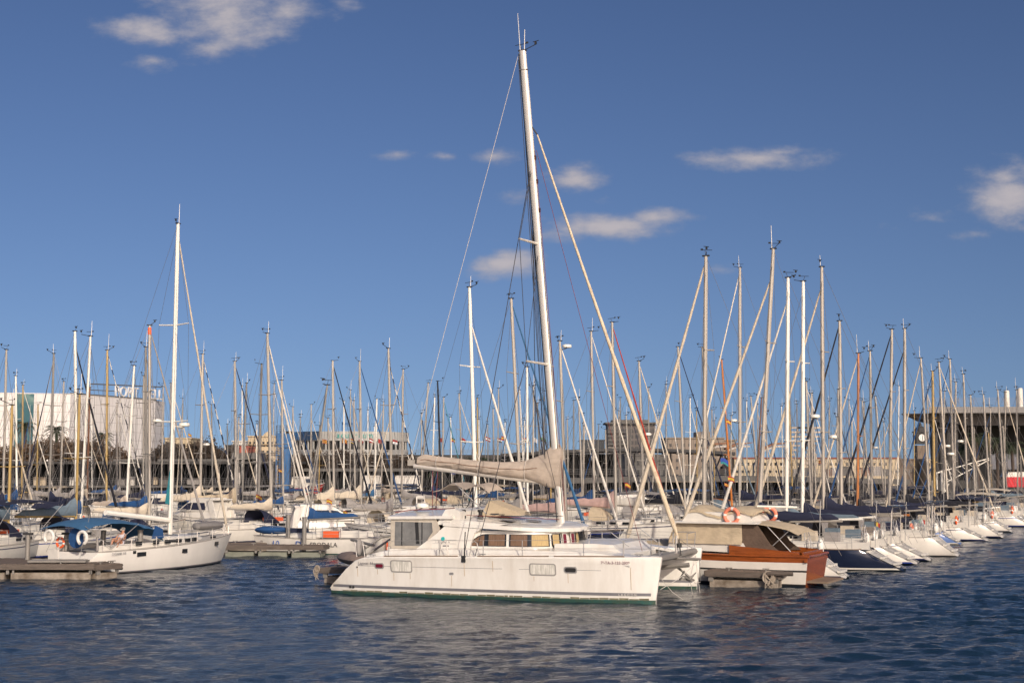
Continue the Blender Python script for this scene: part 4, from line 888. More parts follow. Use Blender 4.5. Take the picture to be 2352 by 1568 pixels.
# mast, spreaders, masthead
M0, M1 = Vector((8.72,3.2,2.75)), Vector((7.09,3.2,22.16))
def am(f): return M0.lerp(M1, f)
def mz(z): return am((z-2.75)/19.41)
rs = []
for f in (0,.5,.9,.955,1):
    p = am(f); k = 1 if f < .95 else .93
    rs.append([(p.x+.165*k*math.cos(a), p.y+.105*k*math.sin(a), p.z) for a in [2*math.pi*j/14 for j in range(14)]])
mast_alu = mat('bright_aluminium', (.66,.62,.55), .36, metal=.3, var=.08, scale=.8, stretch=(1,1,.2))
mast = MB().rings(rs).build('mast', mast_alu, cat, smooth=True)
tr = MB()
p0, p1 = am(.0)+Vector((-.175,0,0)), am(.995)+Vector((-.175,0,0)); tr.tube([p0, p1], .022, 4).build('sail_track', blackr, mast)
MB().box((am(.958).x, 3.2, am(.958).z), (.345,.225,.012)).build('mast_joint', stripeg, mast)
for z, l in ((14.0, 1.25), (9.05, 1.6)):
    for sg in (1, -1):
        p = mz(z); MB().tube([p, p+Vector((-.35, sg*l, .04))], [.055,.04], 6).build('spreader', mast_alu, mast)
masthead(mast, M1, random.Random(1), 1.0, 1.5)
MB().tube([M1+Vector((-.1,0,0)), M1+Vector((-.22,.02,1.65))], [.018,.008], 5).build('antenna', fend, mast)
mb = MB()
for z in (17.6, 16.6, 15.4): p = mz(z); mb.box((p.x+.16,3.2,p.z),(.1,.08,.18))
mb.build('mast_fitting', blackr, mast)
# standing and running rigging
rg = MB()
for yc, sg in ((-.85, 1), (7.25, -1)):
    cp = Vector((6.25, yc, 1.62)); q1 = mz(17.4)
    rg.tube([cp, Vector((6.28, yc+.02*sg, 2.5))], .022, 5); rg.tube([cp, q1], .016, 4)
    rg.tube([cp+Vector((.45,0,0)), mz(9.05)+Vector((-.35,-sg*1.6,.04))+Vector((0,0,0))], .015, 4)
    rg.tube([mz(9.05)+Vector((-.35,-sg*1.6,.04)), mz(14)+Vector((-.35,-sg*1.25,.04)), mz(17.2)], .013, 4)
    rg.tube([mz(3.4), mz(9.05)+Vector((-.35,-sg*1.6,.04)), mz(13.8)], .012, 4)
for z0, z1, dx, dy in ((3.5,21.9,-.28,.05),(3.6,21.8,-.36,-.08),(4.2,21.6,-.23,.1),(3.2,17.5,-.33,-.15),(3.2,14.2,.26,-.1)):
    a, b = mz(z0), mz(z1); rg.tube([a+Vector((dx-.12,dy,0)), b+Vector((dx*.55,dy*.4,0))], .013, 4)
rg.build('shroud', darkrope, cat)
MB().tube([(2.05,3.2,5.15), M1+Vector((-.2,0,-.2))], .011, 4).build('topping_lift', wirel, cat)
mb = MB(); mb.tube([(12.1,3.0,1.7), mz(17.9)+Vector((.25,0,0))], .010, 4); mb.tube([mz(3.2)+Vector((.25,-.1,0)), mz(17.9)+Vector((.2,-.05,0))], .010, 4); mb.build('halyard', redrope, cat)
mb = MB()
for yc in (-.82, 7.22): mb.box((6.25, yc-(.09 if yc<0 else -.09), 1.50), (.16,.05,.24)).tube([(6.25,yc,1.45),(6.25,yc,1.75)], .03)
mb.build('chainplate', blackr, cat)
# boom and the taupe sail bag
bA, bB = Vector((8.55,3.2,4.28)), Vector((2.25,3.2,4.98))
bm = MB().tube([bA, bB], .10, 8).build('boom', mast_alu, cat, smooth=True)
MB().box((2.12,3.2,5.12), (.30,.10,.24)).tube([(2.05,3.2,5.2),(1.95,3.2,5.45)], .02).build('boom_end', alu, bm)
TOP = [(2.42,5.36),(2.75,5.48),(3.2,5.40),(3.9,5.33),(5.17,5.20),(6.2,5.14),(7.0,5.17),(7.55,5.30),(7.95,5.45),(8.2,5.68),(8.42,5.86),(8.72,5.86)]
BOT = [(2.42,5.02),(2.75,4.98),(3.2,4.94),(3.9,4.86),(5.17,4.68),(6.2,4.55),(7.0,4.44),(7.55,4.36),(7.95,4.20),(8.2,4.12),(8.42,4.08),(8.72,4.10)]
rs = []; SEG = 66
def poly_at(P, x):
    for a, b in zip(P[:-1], P[1:]):
        if a[0] <= x <= b[0]: return lerp(a[1], b[1], (x-a[0])/(b[0]-a[0]))
    return P[-1][1]
for i in range(SEG+1):
    f = i/SEG; x = lerp(2.42, 8.72, f); zt, zb_ = poly_at(TOP, x), poly_at(BOT, x); ring = []
    tie = min(abs(x-q) for q in (3.35,5.2,7.25)); pin = 1-.10*math.exp(-(tie/.09)**2)
    for j in range(20):
        a = 2*math.pi*j/20; w = (.10+.17*min(1, (x-2.2)/3))*pin*(1-.45*max(0, math.sin(a)))
        if x > 7.9: w *= lerp(1, .85, (x-7.9)/.8)
        fold = .022*math.sin(7*a+ x*5.5)+(.028*math.sin(19*(x+.5*math.sin(a))+4*math.sin(a)) if x > 7.4 else .014*math.sin(9*x+3*a))*math.cos(a)**2
        zz = (zt+zb_)/2+(zt-zb_)/2*math.sin(a)*pin
        ring.append((x+(.06*math.sin(a*3) if i == SEG else 0), 3.2+(w+fold)*math.cos(a), zz))
    rs.append(ring)
MB().rings(rs).build('sail_bag', CV['taupe'], bm, smooth=True)
mb = MB()
for q in (3.35,5.2,7.25):
    zt, zb_ = poly_at(TOP, q), poly_at(BOT, q); mb.torus((q,3.2,(zt+zb_)/2), 1, .012, (0,.0001,1), (0,1,0), 2, 4, 0, 1)
    mb.tube([(q+.03*math.sin(a), 3.2+.27*math.cos(a)*min(1,(q-1)/4+.35), (zt+zb_)/2+(zt-zb_)/2*1.02*math.sin(a)) for a in [2*math.pi*k/16 for k in range(17)]], .012, 4)
mb.build('tie', wirel, bm)
MB().tube([(x, 3.2-(.10+.17*min(1,(x-2.2)/3))*.99-.012, lerp(poly_at(TOP,x), poly_at(BOT,x), .45)+.01*math.sin(x*5)) for x in [2.6+.2*k for k in range(27)]], .010, 4).build('seam', brownm, bm)
# furled genoa
cream2 = canvas('genoa_canvas', (.62,.52,.37)); cream3 = canvas('genoa_canvas_edge', (.50,.39,.26))
A, B_ = Vector((13.50,3.2,2.15)), mz(18.55)+Vector((.35,0,0)); pts, rr = [], []
for i in range(81):
    t = i/80; p = A.lerp(B_, t)+Vector((-.0,0,-1))*.35*4*t*(1-t)*.35; pts.append(p); rr.append(max(.03, (.100-.066*t)*min(1,t/.03)*min(1,(1-t)/.02)*(1+.06*math.sin(i*1.7))))
MB().tube(pts, rr, 9, lambda i, j: 1 if (i+j*2) % 9 == 0 else 0).build('furled_genoa', [cream2, cream3], cat, smooth=True)
MB().tube([(13.58,3.2,1.55),(13.50,3.2,2.2)], .03).tube([(13.53,3.2,1.85),(13.51,3.2,2.02)], .10, 10).build('furler_drum', blackr, cat)
MB().tube([B_, mz(18.9)+Vector((.15,0,0))], .03).build('halyard_swivel', blackr, cat)
# forward crossbeam, striker, anchor, bowsprit
MB().tube([(13.35,0,1.55),(13.40,6.4,1.55)], .13, 10).build('crossbeam', darkalu, cat, smooth=True)
mb = MB(); mb.tube([(13.40,.3,1.62),(13.40,3.2,2.25),(13.40,6.1,1.62)], .012, 4); mb.tube([(13.4,3.2,1.5),(13.42,3.2,2.3)], .055, 8); mb.build('beam_striker', steel, cat)
MB().tube([(12.2,3.2,1.45),(14.35,3.2,1.42)], .055, 8).tube([(12.2,3.2,1.0),(13.9,3.2,1.2)], .10, 6).build('bowsprit', darkalu, cat)
mb = MB(); mb.tube([(13.3,3.35,1.15),(13.9,3.35,.72)], .045, 6).tube([(13.75,3.05,.98),(13.55,3.2,.65),(13.85,3.35,.62),(14.1,3.5,.9)], [.03,.07,.07,.02], 6).box((13.85,3.35,.68),(.4,.35,.05), ry=.4); mb.build('anchor', darkalu, cat)
mb = MB()
for a, b in (((14.3,3.2,1.4),(13.6,6.4,.35)),((14.3,3.2,1.4),(13.55,.2,.5)),((13.9,3.3,.7),(13.6,6.3,.3)),((13.9,3.3,.7),(13.9,3.9,-.1)),((13.4,6.3,1.5),(13.9,5.0,-.1)),((13.3,1.0,.9),(13.9,2.5,-.1))): mb.tube([a, Vector(a).lerp(Vector(b),.5)-Vector((0,0,.12)), b], .012, 4)
mb.build('mooring_line', wirel, cat)
# rails
def rail(P, h=.62, r=.017, loop=False):
    mb = MB()
    for p in P: mb.tube([p, (p[0], p[1], p[2]+h)], r, 5)
    for a, b in zip(P[:-1], P[1:]):
        for q in (h, h*.5): mb.tube([(a[0],a[1],a[2]+q),(b[0],b[1],b[2]+q)], .007 if not loop else r, 4)
    return mb
def sp(x, sg=0):  # stanchion foot
    yq, zq = sheer_at(rn, x); return (x, -yq*.9 if sg == 0 else 6.4+yq*.9, zq)
for sg in (0, 1):
    mb = rail([sp(x, sg) for x in (3.05, 5.2, 7.0, 8.55, 10.9, 12.35)], .60); mb.build('guard_rail', steel, cat)
    q = [sp(12.35, sg), sp(13.3, sg)]; mb = MB(); mb.tube([q[0], (q[0][0]+.04, q[0][1], q[0][2]+.60), (q[1][0]+.05, q[1][1], q[1][2]+.62), q[1]], .019, 6)
    mb.tube([(q[0][0]+.02,q[0][1],q[0][2]+.30),(q[1][0]+.02,q[1][1],q[1][2]+.30)], .012,4)
    yy_ = 1 if sg == 0 else 5.4; mb.tube([(q[1][0]+.05,q[1][1],q[1][2]+.62),(13.3,yy_,2.28),(13.3,yy_,1.6)], .017, 5); mb.build('pulpit', steel, cat)
    for x in (5.2, 6.45):
        a, b = sp(x, sg), sp(x+.38, sg); MB().tube([a, (a[0]+.08,a[1],a[2]+.5),(a[0]+.19,a[1],a[2]+.58),(b[0]-.08,b[1],b[2]+.5), b], .019, 6).build('boarding_gate', steel, cat)
for a in ((1.6,-.6),(2.0,-.7)): MB().tube([(a[0],a[1],1.45),(a[0]-.1,a[1],2.05)], .018).build('stern_rail', steel, cat)
mb = MB(); mb.ell((1.62,-.45,1.82), (.10,.22,.33)); mb.build('stern_light_cover', CV['grey'], cat, smooth=True)
# bow deck front rail of pulpit seats
MB().tube([(10.5,1.2,2.0),(10.6,1.2,2.45),(11.4,1.2,2.47),(12.1,1.2,1.95)], .02).tube([(10.5,5.2,2.0),(10.6,5.2,2.45),(11.4,5.2,2.47),(12.1,5.2,1.95)], .02).build('grab_rail', steel, cat)
# roof details
mb = MB(); mb.tube([(6.0,.42,2.96),(6.05,.42,3.0),(8.0,.46,2.93),(8.1,.46,2.86)], .014); mb.build('grab_rail', steel, cat)
mb = MB(); mb.tube([(7.9,.7,2.74),(7.95,.72,2.80),(8.8,1.2,2.76),(9.2,1.9,2.74),(9.5,3.2,2.72),(9.5,3.6,2.6)], .014); mb.build('grab_rail', steel, cat)
for x, y in ((5.45,.9),(6.15,1.0)):
    z0 = 3.02; w_ = MB().tube([(x,y,2.9),(x,y,z0+.02),(x,y,z0+.05),(x,y,z0+.16),(x,y,z0+.18),(x,y,z0+.26)], [.12,.12,.075,.085,.12,.11], 14).build('winch', blackr, cat, smooth=True)
cov = [(5.95,3.0),(6.35,3.62),(7.45,3.22),(7.7,3.05)]
MB().prismy(cov, 1.4, 2.6).build('helm_seat_cover', CV['tan'], cat)
mb = MB().box((7.3,1.1,2.90),(.5,.5,.05), ry=.1).box((8.0,2.0,2.84),(.5,.4,.05), ry=.08); mb.build('hatch', stripeg, cat)
mb = MB()
for k, (a, b) in enumerate((((6.5,1.2,3.12),(8.7,2.9,3.1)),((6.5,1.1,3.1),(9.0,2.6,3.02)),((6.6,1.3,3.1),(8.3,3.0,3.2)),((7.0,1.0,3.05),(8.9,2.3,3.0)))): mb.tube([a, b], .014, 4)
mb.build('control_line', darkrope, cat)
MB().tube([(2.6,.7,3.14),(3.2,1.0,3.24),(4.4,1.4,3.28),(5.0,1.1,3.32)], .02).tube([(5.6,.9,3.06),(7.0,.9,3.02),(9.2,1.6,2.92)], .014).build('control_line', redrope, cat)
# mainsheet tackle and cockpit-top clutter
mb = MB(); mb.tube([(3.1,3.2,3.15),(3.1,3.2,4.85)], .016).tube([(3.3,3.1,3.15),(3.35,3.15,4.85)], .014).build('mainsheet', redrope, cat)
radar(cat, (3.1,2.2,3.38), .9)
MB().tube([(2.75,2.4,3.1),(2.75,2.4,3.75)], .03).tube([(2.75,2.5,3.70),(3.05,2.5,3.70)], .08, 8).build('horn_bracket', gelw, cat, smooth=True)
# helm bimini: taupe canopy on thin poles
gr = []
for i, (x, z) in enumerate(((3.95,4.02),(4.25,4.12),(4.65,4.33),(5.0,4.33),(5.35,4.22),(5.65,4.30),(6.0,4.33),(6.25,4.20),(6.32,4.05))):
    gr.append([(x, 2.2+.85*k, z-.10*k*k*(1 if 0<i<8 else .6)+.02*math.sin(i*2+k*3)-(.05 if k<0 and i>3 else 0)) for k in (-1,-.6,-.2,.2,.6,1)])
bi = MB().sheet(gr, .015).build('bimini', CV['taupe'], cat, smooth=True)
MB().tube([(6.25,1.4,3.1),(4.9,1.4,4.28)], .022).tube([(5.1,3.0,3.1),(5.9,3.0,4.25)], .022).tube([(5.2,1.4,3.15),(6.25,1.38,4.1)], .015).build('frame', steel, bi)
MB().tube([(4.9,3.2,3.1),(4.9,3.2,3.9)], .03).torus((5.0,2.3,3.65), .38, .018, (0,1,0), (.2,0,1), 20, 5).build('steering_wheel', blackr, cat)
# outboards / davits: covered dinghy behind the stern
dg = thing('dinghy', 'rubber dinghy under brown cover hanging at the catamaran stern', 'dinghy', (-6.55, 56.5, 0), R(-70))
mb = MB(); prof = [(-1.5,.12),(-1.2,.34),(-.5,.42),(.4,.42),(1.2,.36),(1.6,.15)]
mb.rings([[(x, r*1.35*math.cos(a), 1.18+r*.62*math.sin(a)) for a in [2*math.pi*k/12 for k in range(12)]] for x, r in prof]).build('tube_cover', mat('brown_cover', (.26,.20,.165), .8, var=.3, bump=.5), dg, smooth=True)
mb = MB(); mb.box((1.2,0,1.55),(.28,.32,.42)).tube([(1.2,0,1.3),(1.25,0,.75)], .06).build('outboard', blackr, dg)
mb = MB(); mb.tube([(-.8,.3,1.3),(-.8,1.4,2.0),(-.8,2.6,2.1)], .05).tube([(.7,.3,1.3),(.7,1.4,2.0),(.7,2.6,2.1)], .05).tube([(-.9,.1,1.9),(.9,.6,1.75)], .06); mb.build('davit', darkalu, dg)

scum = mat('waterline_scum', (.20,.19,.11), .8, var=.6, scale=4, stretch=(1,1,3)); stn = mat('rust_streak', (.50,.38,.24), .6, var=.3)
mb = MB(); r_ = random.Random(3)
for k in range(34):
    x = 1.0+k*.36; on_hull(mb, x, x+.34, .135, .155+r_.uniform(0,.05), .004, .006, 1)
mb.build('waterline_scum', scum, hn)
for x, z, l in ((1.72,1.05,.35),(2.6,1.02,.2),(3.3,.9,.3),(4.0,.9,.22),(5.72,.86,.4),(9.0,.93,.3),(10.3,1.05,.35),(12.6,1.3,.8),(6.25,1.35,.5),(7.4,1.45,.4)):
    mb = MB(); on_hull(mb, x, x+.018, z-l, z, .004, .004, 1); mb.build('streak', stn, hn)
# ---------------------------------------------------------------- floating docks
woodd = mat('dock_planks', (.17,.13,.10), .8, var=.35, scale=3, stretch=(.3,6,1)); fasc = mat('dock_timber', (.13,.105,.085), .8, var=.45, scale=4, stretch=(.5,1,3))
conc = mat('dock_concrete', (.30,.26,.21), .85, var=.55, scale=2.2, bump=.3, col2=(.10,.075,.05)); concp = mat('pontoon_plastic', (.22,.23,.18), .6, var=.3)
def dock(name, label, A, Bp, w, z, fl=2.2, fm=conc, gap=.28, h=.62):
    """A, Bp: front left/right corners in plan; w: width going away from the camera"""
    A, Bp = Vector((*A, 0)), Vector((*Bp, 0)); d = Bp-A; L = d.length; a = math.atan2(d.y, d.x)
    t = thing(name, label, 'dock', A, a)
    nb = MB(); n = int(L/.16); 
    for k in range(n): nb.box(((k+.5)*L/n, w/2+.008*((k*7)%3-1), z-.03+.004*((k*5)%3)), (L/n-.022, w-.03, .05))
    nb.build('deck_boards', woodd, t)
    MB().box((L/2, -.03, z-.13), (L+.1, .07, .22)).box((L/2, w+.03, z-.13), (L+.1, .07, .22)).box((L+.05, w/2, z-.13), (.08, w, .22)).box((-.05, w/2, z-.13), (.08, w, .22)).build('edge_beam', fasc, t)
    n = max(1, int(L/fl)); 
    for k in range(n):
        x0 = L*k/n+gap/2; x1 = L*(k+1)/n-gap/2
        b = MB(); b.box(((x0+x1)/2, w/2, (z-.38-.3)/2+.0), (x1-x0, w-.1, z-.38+.3)); b.build('float', fm, t)
    pb = MB()
    for k in range(n+1): x = L*k/n; pb.box((min(max(x, .15), L-.15), .06, z-.32), (.12, .1, .24)); pb.box((min(max(x+.25, .15), L-.15), .06, z-.32), (.08, .1, .24))
    pb.build('bracket', darkalu, t)
    for k in range(max(2, int(L/3))):
        x = L*(k+.6)/max(2, int(L/3)); MB().box((x,.2,z+.05),(.05,.05,.1)).box((x,.2,z+.11),(.28,.05,.04)).build('cleat', darkalu, t)
    return t, L
d1, L1 = dock('dock', 'weathered timber dock on concrete floats at the left foreground', (-30, 60.4), (-18.6, 60.7), 4.4, .66, 3.3)
MB().poly([(0,0,0)]*3)
t, _ = dock('dock', 'angled end piece of the left timber dock with black fender', (-18.52, 60.72), (-17.75, 61.9), 3.0, .62, 1.3)
MB().tube([(_+.12, .05, .52), (_+.12, 1.0, .52)], .07, 8).tube([(_+.12, .05, .38), (_+.12, 1.0, .38)], .07, 8).build('rubber_fender', blackr, t)
MB().box((_-.35,.25,.72),(.3,.05,.05)).box((_-.35,.25,.66),(.05,.05,.1)).build('cleat', darkalu, t)
t, _ = dock('dock', 'long low finger dock on green floats in the middle distance', (-16.3, 76.8), (-10.6, 76.2), 1.3, .62, 1.9, concp)
t, _ = dock('dock', 'narrow finger dock left of the racing sailboat', (-16.9, 78.6), (-13.9, 79.6), 1.2, .62, 3, conc)
t, _ = dock('dock', 'short dock stub behind the catamaran stern with tangled rope', (-8.2, 58.6), (-6.0, 57.8), 1.4, .66, 1.5, conc)
rope = MB()
rr = random.Random(4)
for k in range(7):
    c = [(-.25+rr.uniform(-.15,.15), -.1+rr.uniform(-.05,.05), .7-q*.12*rr.uniform(.6,1.2)) for q in range(6)]; rope.tube(c, .03, 5)
rope.torus((-.2,-.12,.62), .16, .035, (1,0,0), (0,0,1), 14, 5).torus((-.25,-.14,.52), .2, .035, (1,0,.3), (0,0,1), 14, 5)
ropem = mat('old_rope', (.33,.28,.22), .9, var=.3); ro_ = rope.build('coiled_rope', ropem, None); ro_.location = (-8.2,58.6,.12); ro_.scale = (.7,.7,.8); ro_.rotation_euler=(0,0,R(-20)); tag(ro_, 'tangled pale rope hanging over the left dock stub end', 'rope')
t, Ld = dock('dock', 'timber finger dock between catamaran bow and wooden cruiser', (8.1, 57.0), (10.95, 55.8), 1.5, .66, 1.9, conc)
MB().tube([(Ld-.5,-.12,.60),(Ld+.55,-.12,.63)], .10, 10).build('bumper_log', fasc, t)
rope = MB()
for k in range(4): rope.torus((0,0,.5-.02*k), .18+.025*k, .03, (1,.1*k,0), (0,0,1), 16, 5)
for k in range(5): rope.tube([(rr.uniform(-.25,.25), -.05, .6), (rr.uniform(-.25,.25), -.08, .2), (rr.uniform(-.3,.3), -.05, -.15)], .02, 5)
ro_ = rope.build('coiled_rope', ropem, None); ro_.location = (10.5,55.85,0); ro_.rotation_euler=(0,0,R(-22)); tag(ro_, 'coil of pale rope hung on the dock beside the wooden cruiser', 'rope')
piles = [((-19.6,65.3),1.9,'first'),((-17.9,65.6),1.9,'second'),((-11.9,78.0),2.1,'third'),((-13.0,79.0),2.2,'fourth')]
for k, ((x, y), h, s_) in enumerate(piles):
    o_ = MB().tube([(0,0,-1),(0,0,h)], .13, 10).tube([(0,0,h),(0,0,h+.05)], .15, 10).build('mooring_pile', darkalu, None, smooth=True); o_.location = (x, y, 0)
    tag(o_, f'{s_} grey mooring pile from the left, standing by the docks', 'mooring pile', 'mooring piles')
for (x, y), s_ in (((-22.6,63.6),'left'),((-20.9,63.9),'right')):
    p = thing('power_pedestal', f'{s_} grey service pedestal standing on the left timber dock', 'pedestal', (x,y,.66)); MB().tube([(0,0,0),(0,0,1.15)], .11, 10).build('post', darkalu, p, smooth=True); MB().box((0,0,1.2),(.42,.2,.10)).build('cap', blackr, p)
g = MB().box((0,0,.09),(2.6,.6,.09)).box((0,.2,.14),(2.5,.05,.05)).build('gangway', darkalu, None); g.location = (-20.4,61.4,.66); tag(g, 'flat grey boarding gangway lying on the left dock', 'gangway')
# ---------------------------------------------------------------- big white sloop on the left
ang = math.atan2(.90, .50); ld = 68.5; SC = .88; base = W(392, 1165, ld); base.z = 0; top = base+(W(409, 514, ld)-base)/SC; rr = random.Random(5)
lb = sailboat('sailboat', 'big white sloop with blue canopies and tall white mast by left dock', base, ang, top, 13.6, 4.2, whitep, .125,
    (.97, CV['cream'], .085, False), dict(hull=gel, stripe=stripeg, fb=1.65, fs=1.2, cove=False, nwin=1, ch=.42, rev=1.3, rake=.9, sw=.8, wr=.010, boom=5.0, bz=.85, br=.15, be=.55, boomm=whitep, bottom=bottomd), None, rr)
if 'group' in lb.keys(): del lb['group']
lb.scale = (SC, SC, SC); Ls = 13.6; J = .36*Ls; xs = -(Ls-J-.35)
_, rgs, _ = hull_mesh(Ls, 4.2, 1.65, 1.2, xs, rev=1.3, rake=.9, sw=.8)
Fm = sheer_at(rgs, 0)[1]
for x in (-3.9,-2.6,-1.7,-.6,.2,.9,2.7):
    b0 = sheer_at(rgs, -.1*Ls)[0]; b1 = sheer_at(rgs, .21*Ls)[0]; tt = (x+1.36)/(4.2); yw = lerp(b0*.66, b1*.55, .7*max(0,tt)) if tt > 0 else b0*.67
    if x < -1.4: yw = b0*.71
    MB().box((x, -yw-.01, Fm+.17), (.42,.06,.20)).build('portlight', glass, lb)
for x, z in ((-4.3,1.0),(-.9,1.0),(2.6,1.22)):
    yq, zq = sheer_at(rgs, x); MB().box((x, -yq*.985, z), (.62 if x<-4 else .40,.10,.22), rz=.0 if x<1 else .2).build('porthole', glass, lb)
yq, _z = sheer_at(rgs, -5.4); text('lettering', 'OCEANIS 510', .17, stripeg, lb, (-6.4, -yq*1.0-.02, 1.05), (math.pi/2,0,0))
MB().prism([(-4.9,-yq-.06),(-4.7,-yq-.06),(-4.7,-yq-.02),(-4.9,-yq-.02)], 1.05, 1.2).build('emblem', blackr, lb)
radar(lb, (.95, 0, 8.1), 1.05, 'radar')
MB().tube([(0,0,8.0),(.9,0,7.95)], .04).build('radar_bracket', whitep, lb)
# canopies
def canopy(nm, xs_, zs_, hw, m, drop=.12, th=.03):
    gr = [[(x, hw*k, z-drop*k*k) for k in (-1,-.75,-.4,0,.4,.75,1)] for x, z in zip(xs_, zs_)]
    return MB().sheet(gr, th).build(nm, m, lb, smooth=True)
bi = canopy('bimini', [-8.0,-7.2,-6.2,-5.2,-4.2,-3.7], [2.62,2.86,2.95,2.92,2.80,2.68], 1.6, CV['blue2'], .25)
canopy('dodger', [-3.65,-3.2,-2.7,-2.3,-2.05], [2.66,2.64,2.52,2.3,1.9], 1.45, CV['blue2'], .3)
MB().prismy([(-3.0,1.75),(-2.1,1.75),(-2.2,2.25),(-2.75,2.45)], -1.52, -1.47).build('dodger_side', CV['blue'], lb)
mb = MB()
for x in (-7.9,-6.1,-4.1):
    for s in (1,-1): mb.tube([(-6.0,s*1.5,1.4),(x,s*1.58,2.6)], .02)
mb.build('frame', steel, bi)
MB().tube([(-7.6,-.6,1.95),(-7.54,-.6,1.95)], .52, 24).build('wheel_cover', CV['blue'], lb)
lifebuoy(lb, (-8.1,.8,2.0), (0,1,0), (0,0,1), 'horseshoe_buoy', .42, fend, True); lifebuoy(lb, (-8.0,-1.5,2.0), (0,1,0), (0,0,1), 'horseshoe_buoy', .42, fend, True)
MB().box((-7.0,-1.45,2.2),(.35,.3,.35)).tube([(-7.0,-1.5,2.0),(-7.0,-1.6,1.3)], .06).build('outboard', CV['grey'], lb)
MB().box((-8.4,.1,1.1),(.1,.7,.6)).build('stern_locker', gelw, lb)
o_ = MB(); o_.rings([[(x, r*1.7*math.cos(a), r*math.sin(a)) for a in [2*math.pi*k/12 for k in range(12)]] for x, r in ((-1.5,.1),(-1.35,.26),(-.5,.33),(.8,.33),(1.5,.27),(1.75,.08))])
dgo = o_.build('dinghy', mat('grey_hypalon', (.20,.19,.18), .6, var=.2), None, smooth=True); M_ = Matrix.Rotation(ang, 3, 'Z'); dgo.scale = (.62,.62,.68); dgo.location = base+M_ @ Vector((2.5,-.2,1.95)); dgo.rotation_euler = (0,0,ang)
tag(dgo, 'grey inflatable dinghy lashed on foredeck of the big white sloop', 'dinghy')
tl = MB(); tl.prismy([(-.45,3.6),(-.12,3.5),(-.12,5.5)], -.02, .02).build('riding_sail', CV['teal'], lb)
# ---------------------------------------------------------------- wooden cabin cruiser
ang = math.atan2(.465, -.885)
def crz(px, py, yl, Rr, A):
    d = ray(px, py); v = (-math.sin(A), math.cos(A)); u = (math.cos(A), math.sin(A))
    t = (yl+Rr[0]*v[0]+Rr[1]*v[1])/(d[0]*v[0]+d[1]*v[1]); X, Y, Z = d[0]*t, d[1]*t, H+d[2]*t
    return (X-Rr[0])*u[0]+(Y-Rr[1])*u[1], Z
cr = thing('cabin_cruiser', 'wooden cabin cruiser with tan canvas enclosure and mahogany stern', 'cabin cruiser', (12.75, 57.6, 0), ang)
Lc, Bc = 11.2, 3.5
def cruiser_hull():
    rings = []; zs = [(-.4,.5),(-.1,.75),(.06,.82),(.12,.83),(.50,.93),(.56,.935),(.80,.97),(.86,.98),(1.0,.99)]
    for t in ST:
        f = lerp(1.27, 1.6, t**2)-.05*math.sin(math.pi*t); w = max(half_w(t,.9,2.2)*Bc/2,.02); side = []
        for k, (z, b) in enumerate(zs):
            zz = z if k < 4 else lerp(.12, f, (z-.12)/.88); x = t*Lc-(1-zz/f)*.8*t**4-(zz/f)*.0; x += -.18*(zz/f)*(1-t)**8
            side.append((x, w*lerp(1,b,.6+.4*t), zz))
        rings.append([(x,y,z) for x,y,z in reversed(side)]+[(x,-y,z) for x,y,z in side])
    n = len(zs)
    def mf(i, j):
        if j == n-1: return 1
        r = n-2-j if j < n-1 else j-n
        return {0:1,1:1,2:2,3:0,4:2,5:0,6:3,7:3}[r] 
    mb = MB().rings(rings, False, False, mf); mb.mi(3); mb.poly(rings[0]); return mb, rings
mb, rc = cruiser_hull(); hull = mb.build('hull', [gelw, bottomd, blackr, maho], cr, smooth=True)
mb = MB()
for s in (0,-1): mb.tube([(r[s][0], r[s][1]*1.01, r[s][2]) for r in rc], .05, 5)
mb.tube([(rc[0][0][0]-.02, rc[0][0][1], rc[0][0][2]), (rc[0][0][0]-.02, -rc[0][0][1], rc[0][0][2])], .05, 5)
mb.box((-.1,0,1.08),(.12,3.3,.10)); mb.build('rub_rail', maho, hull)
MB().rings([[(r[0][0], r[0][1]*k*.98, r[0][2]-.08) for k in (1,.5,0,-.5,-1)] for r in rc[3:]], False, False).build('deck', teak, cr)
MB().box((-.45,0,.22),(.9,2.6,.08)).build('swim_platform', teak, cr)
MB().prismy([(.15,1.22),(3.2,1.24),(3.2,1.66),(.2,1.42)], 1.5, 1.58).prismy([(.15,1.22),(3.2,1.24),(3.2,1.66),(.2,1.42)], -1.58, -1.5).box((.05,0,1.28),(.08,3.0,.28)).build('cockpit_bulwark', maho, cr)
cab = MB().prismy([(3.4,1.40),(7.6,1.55),(7.45,1.95),(3.7,1.95)], -1.48, 1.48).build('cabin', gelw, cr)
tent = []
for i in range(15):
    f = i/14; x = lerp(3.75, 7.45, f); tent.append([(x+(.35*f*0 if z < 2.5 else -.3*f*1.2), s*(1.5+.035*math.sin(x*7+z*2)*(1 if 2 < z < 2.9 else .3)+(0.06 if z < 2.1 else 0)), z) for s, z in ((-1,1.88),(-1,2.15),(-1,2.5),(-1,2.98))])
tt = MB(); tt.sheet(tent, .01); tent2 = [[(x,-y,z) for x,y,z in row] for row in tent]; tt.sheet(tent2, .01)
tt.sheet([[(7.5,y,1.88),(7.35,y,2.4),(7.05,y,2.98)] for y in (-1.55,-.8,0,.8,1.55)], .01).build('canvas_enclosure', CV['tan'], cab, smooth=True)
MB().prismy([(3.75,1.7),(3.82,1.7),(3.82,3.0),(3.75,3.0)], -1.45, 1.45).build('aft_curtain', mat('brown_curtain_cloth', (.12,.08,.055), .8, var=.3, bump=.4), cab)
cab.location = (-.65,0,.23); cab.scale = (.88,1,.78)
MB().prismy([(2.9,2.98),(7.3,2.98),(7.15,3.07),(3.0,3.07)], -1.72, 1.72).build('roof', gelw, cab)
